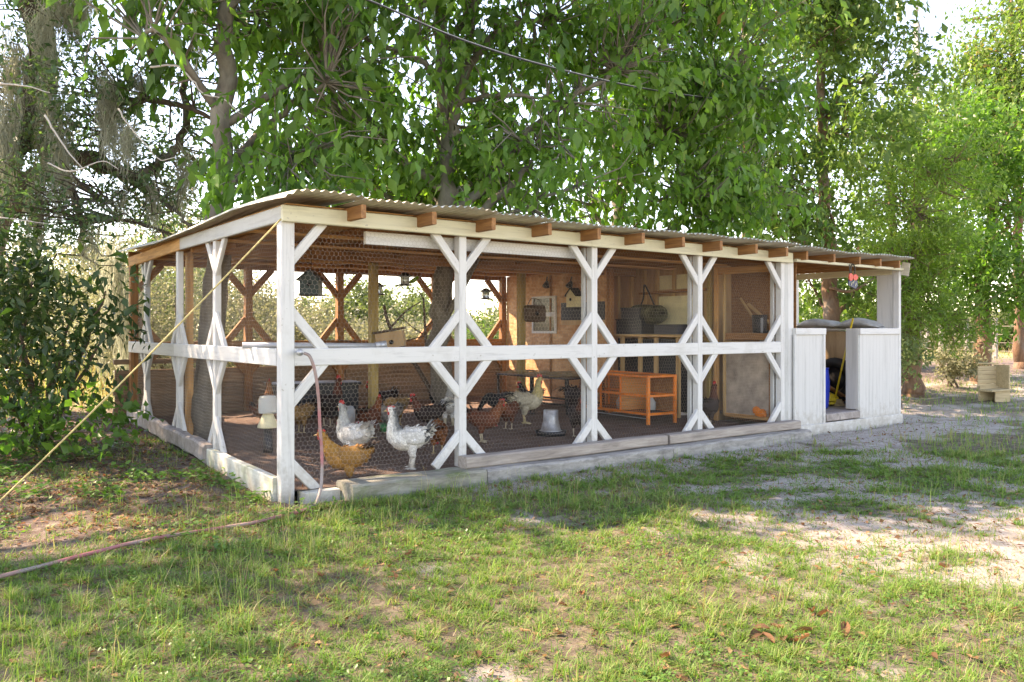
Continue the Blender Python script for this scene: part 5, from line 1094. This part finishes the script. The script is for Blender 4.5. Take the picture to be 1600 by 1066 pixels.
# ================================================================== GRASS, WEEDS, LITTER
def visible_xy(n, dmin, dmax, g, pw=1.0):
    d = dmin + (dmax - dmin) * g.random(n) ** pw; u = g.uniform(-1090, 1090, n) / FPX
    p = CAM[None, :2] + FW[None, :2] * d[:, None] + RT[None, :2] * (u * d)[:, None]; return p[:, 0], p[:, 1], d
def in_coop(x, y): return ((x > -.13) & (x < 6.5) & (y > -.37) & (y < 5.05)) | ((x >= 6.4) & (x < 9.14) & (y > -.11) & (y < 1.72))
def blades(name, label, N_, dmin, dmax, hh, ww, dens, mat, seed, pw=1., rb=0., nv=3, curl=.5):
    g = np.random.default_rng(seed); x, y, d = visible_xy(N_, dmin, dmax, g, pw)
    # clump: pull blades toward tuft centres
    cs = .11; cx_ = np.floor(x / cs); cy_ = np.floor(y / cs); hx = _T[(cx_.astype(int) * 7) & 255, (cy_.astype(int) * 13) & 255]; hy = _T[(cx_.astype(int) * 11 + 5) & 255, (cy_.astype(int) * 3 + 9) & 255]; pull = g.random(len(x)) * .75
    x = x * (1 - pull) + (cx_ + hx) * cs * pull; y = y * (1 - pull) + (cy_ + hy) * cs * pull
    keep = (g.random(len(x)) < dens(x, y)) & ~in_coop(x, y); x, y, d = x[keep], y[keep], d[keep]; n = len(x)
    tuft = _T[(np.floor(x / cs).astype(int) * 5) & 255, (np.floor(y / cs).astype(int) * 9) & 255]; pn = fbm(x * .7, y * .7, 12, 3)
    H = hh * g.uniform(.35, 1.15, n) * (.55 + .9 * tuft) * (.6 + .8 * pn); W = ww * g.uniform(.6, 1.3, n) * np.clip(d / 4.5, 1, 4)
    a = g.random(n) * 6.283; ln = g.random(n) ** .7 * curl * 1.5; dx, dy = np.cos(a), np.sin(a); sx, sy = -dy, dx; z = gz(x, y) - .01
    pts = []
    for q, wq in ((0, 1.), (.5, .85), (1., .0)):
        o = ln * H * q ** 1.8; px, py, pz = x + dx * o, y + dy * o, z + H * (q - .35 * ln * q * q * .8)
        if wq > 0: pts += [np.stack([px - sx * W * wq / 2, py - sy * W * wq / 2, pz], 1), np.stack([px + sx * W * wq / 2, py + sy * W * wq / 2, pz], 1)]
        else: pts.append(np.stack([px, py, pz], 1))
    V = np.stack(pts, 1).reshape(-1, 3); b = np.arange(n)[:, None] * 5
    F = np.concatenate([b + np.array(q) for q in ((0, 1, 3), (0, 3, 2), (2, 3, 4))], 1).reshape(-1, 3); me = mesh_np(name, V, F, 3)
    r = np.clip(.35 * tuft + .45 * g.random(n) + .35 * (pn - .5) + rb + .12 * (g.random(n) < .1), 0, 1); attr_f(me, 'rnd', np.repeat(r, 5))
    return tag(put(name, me, M[mat]), label, 'grass', None, 'stuff')
def dens_lawn(x, y):
    s = sand_f(x, y); l = litter_f(x, y); m_ = meadow_f(x, y); n = fbm(x * 2.2, y * 2.2, 14, 3)
    return np.clip((1 - .90 * s) * (1 - .86 * l) * (.38 + 1.3 * ss(.30, .58, n)) * (1 - .55 * m_), 0, 1)
blades('lawn_grass', 'short green grass growing in tufts in front of the coop', 345000, 1.9, 9, .068, .0046, dens_lawn, 'grass', 1, .8, curl=1.15)
blades('lawn_grass', 'thin grass farther out around and behind the coop', 90000, 8.5, 40, .10, .0034, lambda x, y: np.clip(dens_lawn(x, y), 0, 1), 'grass', 2, 1.3, .12)
def dens_tall(x, y): return np.clip(ss(.50, .66, fbm(x * 1.1, y * 1.1, 22, 3) + .06 * ss(0, 3, x - .4 * y - 2)) * (1 - .6 * sand_f(x, y)) * (1 - .8 * litter_f(x, y)), 0, 1)
blades('tall_grass', 'taller pale seeding grass stems among the lawn', 20000, 2.6, 10, .20, .0026, dens_tall, 'grass', 3, .8, .22, curl=.35)
blades('dry_thatch', 'flattened straw coloured dead grass between the tufts', 125000, 1.9, 9, .06, .0034, lambda x, y: np.clip(.8 - .5 * sand_f(x, y), 0, 1), 'grass', 4, .8, .50, curl=1.5)
def dens_mead(x, y): return meadow_f(x, y) * np.clip(ss(.35, .6, fbm(x * .5, y * .5, 31, 3)), .1, 1)
blades('meadow_grass', 'dry sunlit meadow grass behind the coop', 45000, 11, 45, .42, .006, dens_mead, 'grass', 5, 1.2, .45)

def flat_leaves(name, label, N_, dmin, dmax, L, W, dens, mat, seed, lift=.012, stack=1, cat='leaves', pw=.9, tilt=.35):
    g = np.random.default_rng(seed); x, y, d = visible_xy(N_, dmin, dmax, g, pw); keep = (g.random(len(x)) < dens(x, y)) & ~in_coop(x, y); x, y = x[keep], y[keep]
    if stack > 1: x = np.repeat(x, stack) + g.normal(size=len(x) * stack) * .035; y = np.repeat(y, stack) + g.normal(size=len(y) * stack) * .035
    n = len(x); a = g.random(n) * 6.28; l = L * g.uniform(.5, 1.2, n); w_ = W * g.uniform(.6, 1.2, n); z = gz(x, y) + lift * g.uniform(.5, 1.6, n)
    ax = np.stack([np.cos(a), np.sin(a), g.normal(size=n) * tilt], 1); sd_ = np.stack([-np.sin(a), np.cos(a), g.normal(size=n) * tilt], 1); p = np.stack([x, y, z], 1); up_ = np.array([0, 0, 1.]) * (l * .12)[:, None]
    V = np.stack([p - ax * (l / 2)[:, None], p + sd_ * (w_ / 2)[:, None] + up_, p, p - sd_ * (w_ / 2)[:, None] + up_, p + ax * (l / 2)[:, None] + up_ * .5], 1).reshape(-1, 3); b = np.arange(n)[:, None] * 5
    F = np.concatenate([b + np.array(q) for q in ((0, 2, 1), (1, 2, 4), (0, 3, 2), (2, 3, 4))], 1).reshape(-1, 3); me = mesh_np(name, V, F, 3); attr_f(me, 'rnd', np.repeat(g.random(n), 5))
    return tag(put(name, me, M[mat]), label, cat, None, 'stuff')
flat_leaves('leaf_litter', 'brown dead leaves scattered over the bare ground by the oak', 42000, 2.4, 12, .05, .026, lambda x, y: .10 + .85 * litter_f(x, y) * ss(.3, .6, fbm(x * 2, y * 2, 41, 3)), 'litter', 11, .008)
flat_leaves('weeds', 'small bright broadleaf weeds among the grass', 12000, 2.4, 9, .020, .016, lambda x, y: ss(.5, .62, fbm(x * 1.6, y * 1.6, 51, 3)) * (1 - .8 * sand_f(x, y)), 'weed', 12, .03, 6, 'weeds', .8, .3)
def dens_wl(x, y): return litter_f(x, y) * ss(.55, .62, fbm(x * 2.6, y * 2.6, 61, 2))
flat_leaves('weeds', 'clover like weeds sprouting from the leaf litter beside the coop', 5000, 4, 9, .05, .045, dens_wl, 'weed', 13, .05, 5, 'weeds', .9, .3)
# single large fallen leaves
lm = []
for s in range(3):
    g = np.random.default_rng(70 + s); mb = MB(); nu = 7; vv = []
    for i in range(nu):
        q = i / (nu - 1); wdt = .036 * math.sin(math.pi * (q * .93 + .04)) ** .8; cz = .022 * math.sin(q * 3.1 + s) + .004; ed = .014 + .008 * s
        for k in (-1, -.5, 0, .5, 1): vv.append((-.075 + .15 * q, wdt * k, cz + ed * k * k + .004 * g.normal()))
    ff = [(i * 5 + k, i * 5 + k + 1, (i + 1) * 5 + k + 1, (i + 1) * 5 + k) for i in range(nu - 1) for k in range(4)]; mb.add(vv, ff, True); me = mb.mesh('fallen_leaf'); attr_f(me, 'rnd', [.05 + .22 * s] * len(vv)); me.materials.append(M['litter']); lm.append(me)
spots = [(1235, 985), (1255, 1000), (1215, 990), (1190, 995), (1270, 965), (1285, 970), (1225, 1012), (1200, 1010), (910, 938), (745, 1028), (1430, 838), (1250, 1012), (1180, 1005), (1455, 790), (640, 870), (1120, 1050), (1320, 998), (500, 905), (1010, 795), (610, 890), (1475, 892), (250, 850), (330, 870), (430, 900), (1460, 1040), (880, 955), (1040, 1035)]
near = ('sand patch at the yard edge', 'trailing hose')
for i, (px, py) in enumerate(spots):
    r = FW + RT * (px - 800) / FPX + np.array([0, 0, 1.]) * (515 - py) / FPX; q = CAM + r * ((0 - CAM[2]) / r[2]); s = random.uniform(.3, .6)
    o = put('fallen_leaf', lm[i % 3], None, None, mt(q[0], q[1], float(gz(q[0], q[1])) + .018, random.uniform(0, 6.28), random.uniform(-.4, .4), random.uniform(-.3, .3), s))
    tag(o, 'curled brown dead leaf lying in the grass', 'leaf', 'large fallen leaves in the grass')

g = np.random.default_rng(90); n = 3200; x = g.uniform(.05, 6.3, n); y = g.uniform(.05, 4.85, n); a = g.random(n) * 6.28; l = g.uniform(.015, .07, n); wv = g.uniform(.002, .008, n); z = fz(x, y) + .06 * (fbm(x * 2.5, y * 2.5, 8, 4) - .5) + g.uniform(.004, .014, n)
ax = np.stack([np.cos(a) * l, np.sin(a) * l, g.normal(size=n) * .006], 1); sd_ = np.stack([-np.sin(a) * wv, np.cos(a) * wv, 0 * a], 1); p = np.stack([x, y, z], 1)
me = mesh_np('floor_straw', np.stack([p - ax, p - ax * .2 + sd_, p + ax, p - ax * .2 - sd_], 1).reshape(-1, 3), (np.arange(n)[:, None] * 4 + np.arange(4)).reshape(-1, 4), 4); attr_f(me, 'rnd', np.repeat(g.random(n), 4))
tag(put('floor_straw', me, M['litter']), 'scattered straw and scraps on the dirt floor of the run', 'straw', None, 'stuff')
flat_leaves('ground_debris', 'small twigs and crumbs lying on the bare sand', 60000, 2.4, 14, .022, .008, lambda x, y: .75 * sand_f(x, y) + .1, 'litter', 15, .005, 1, 'debris', .9, .25)
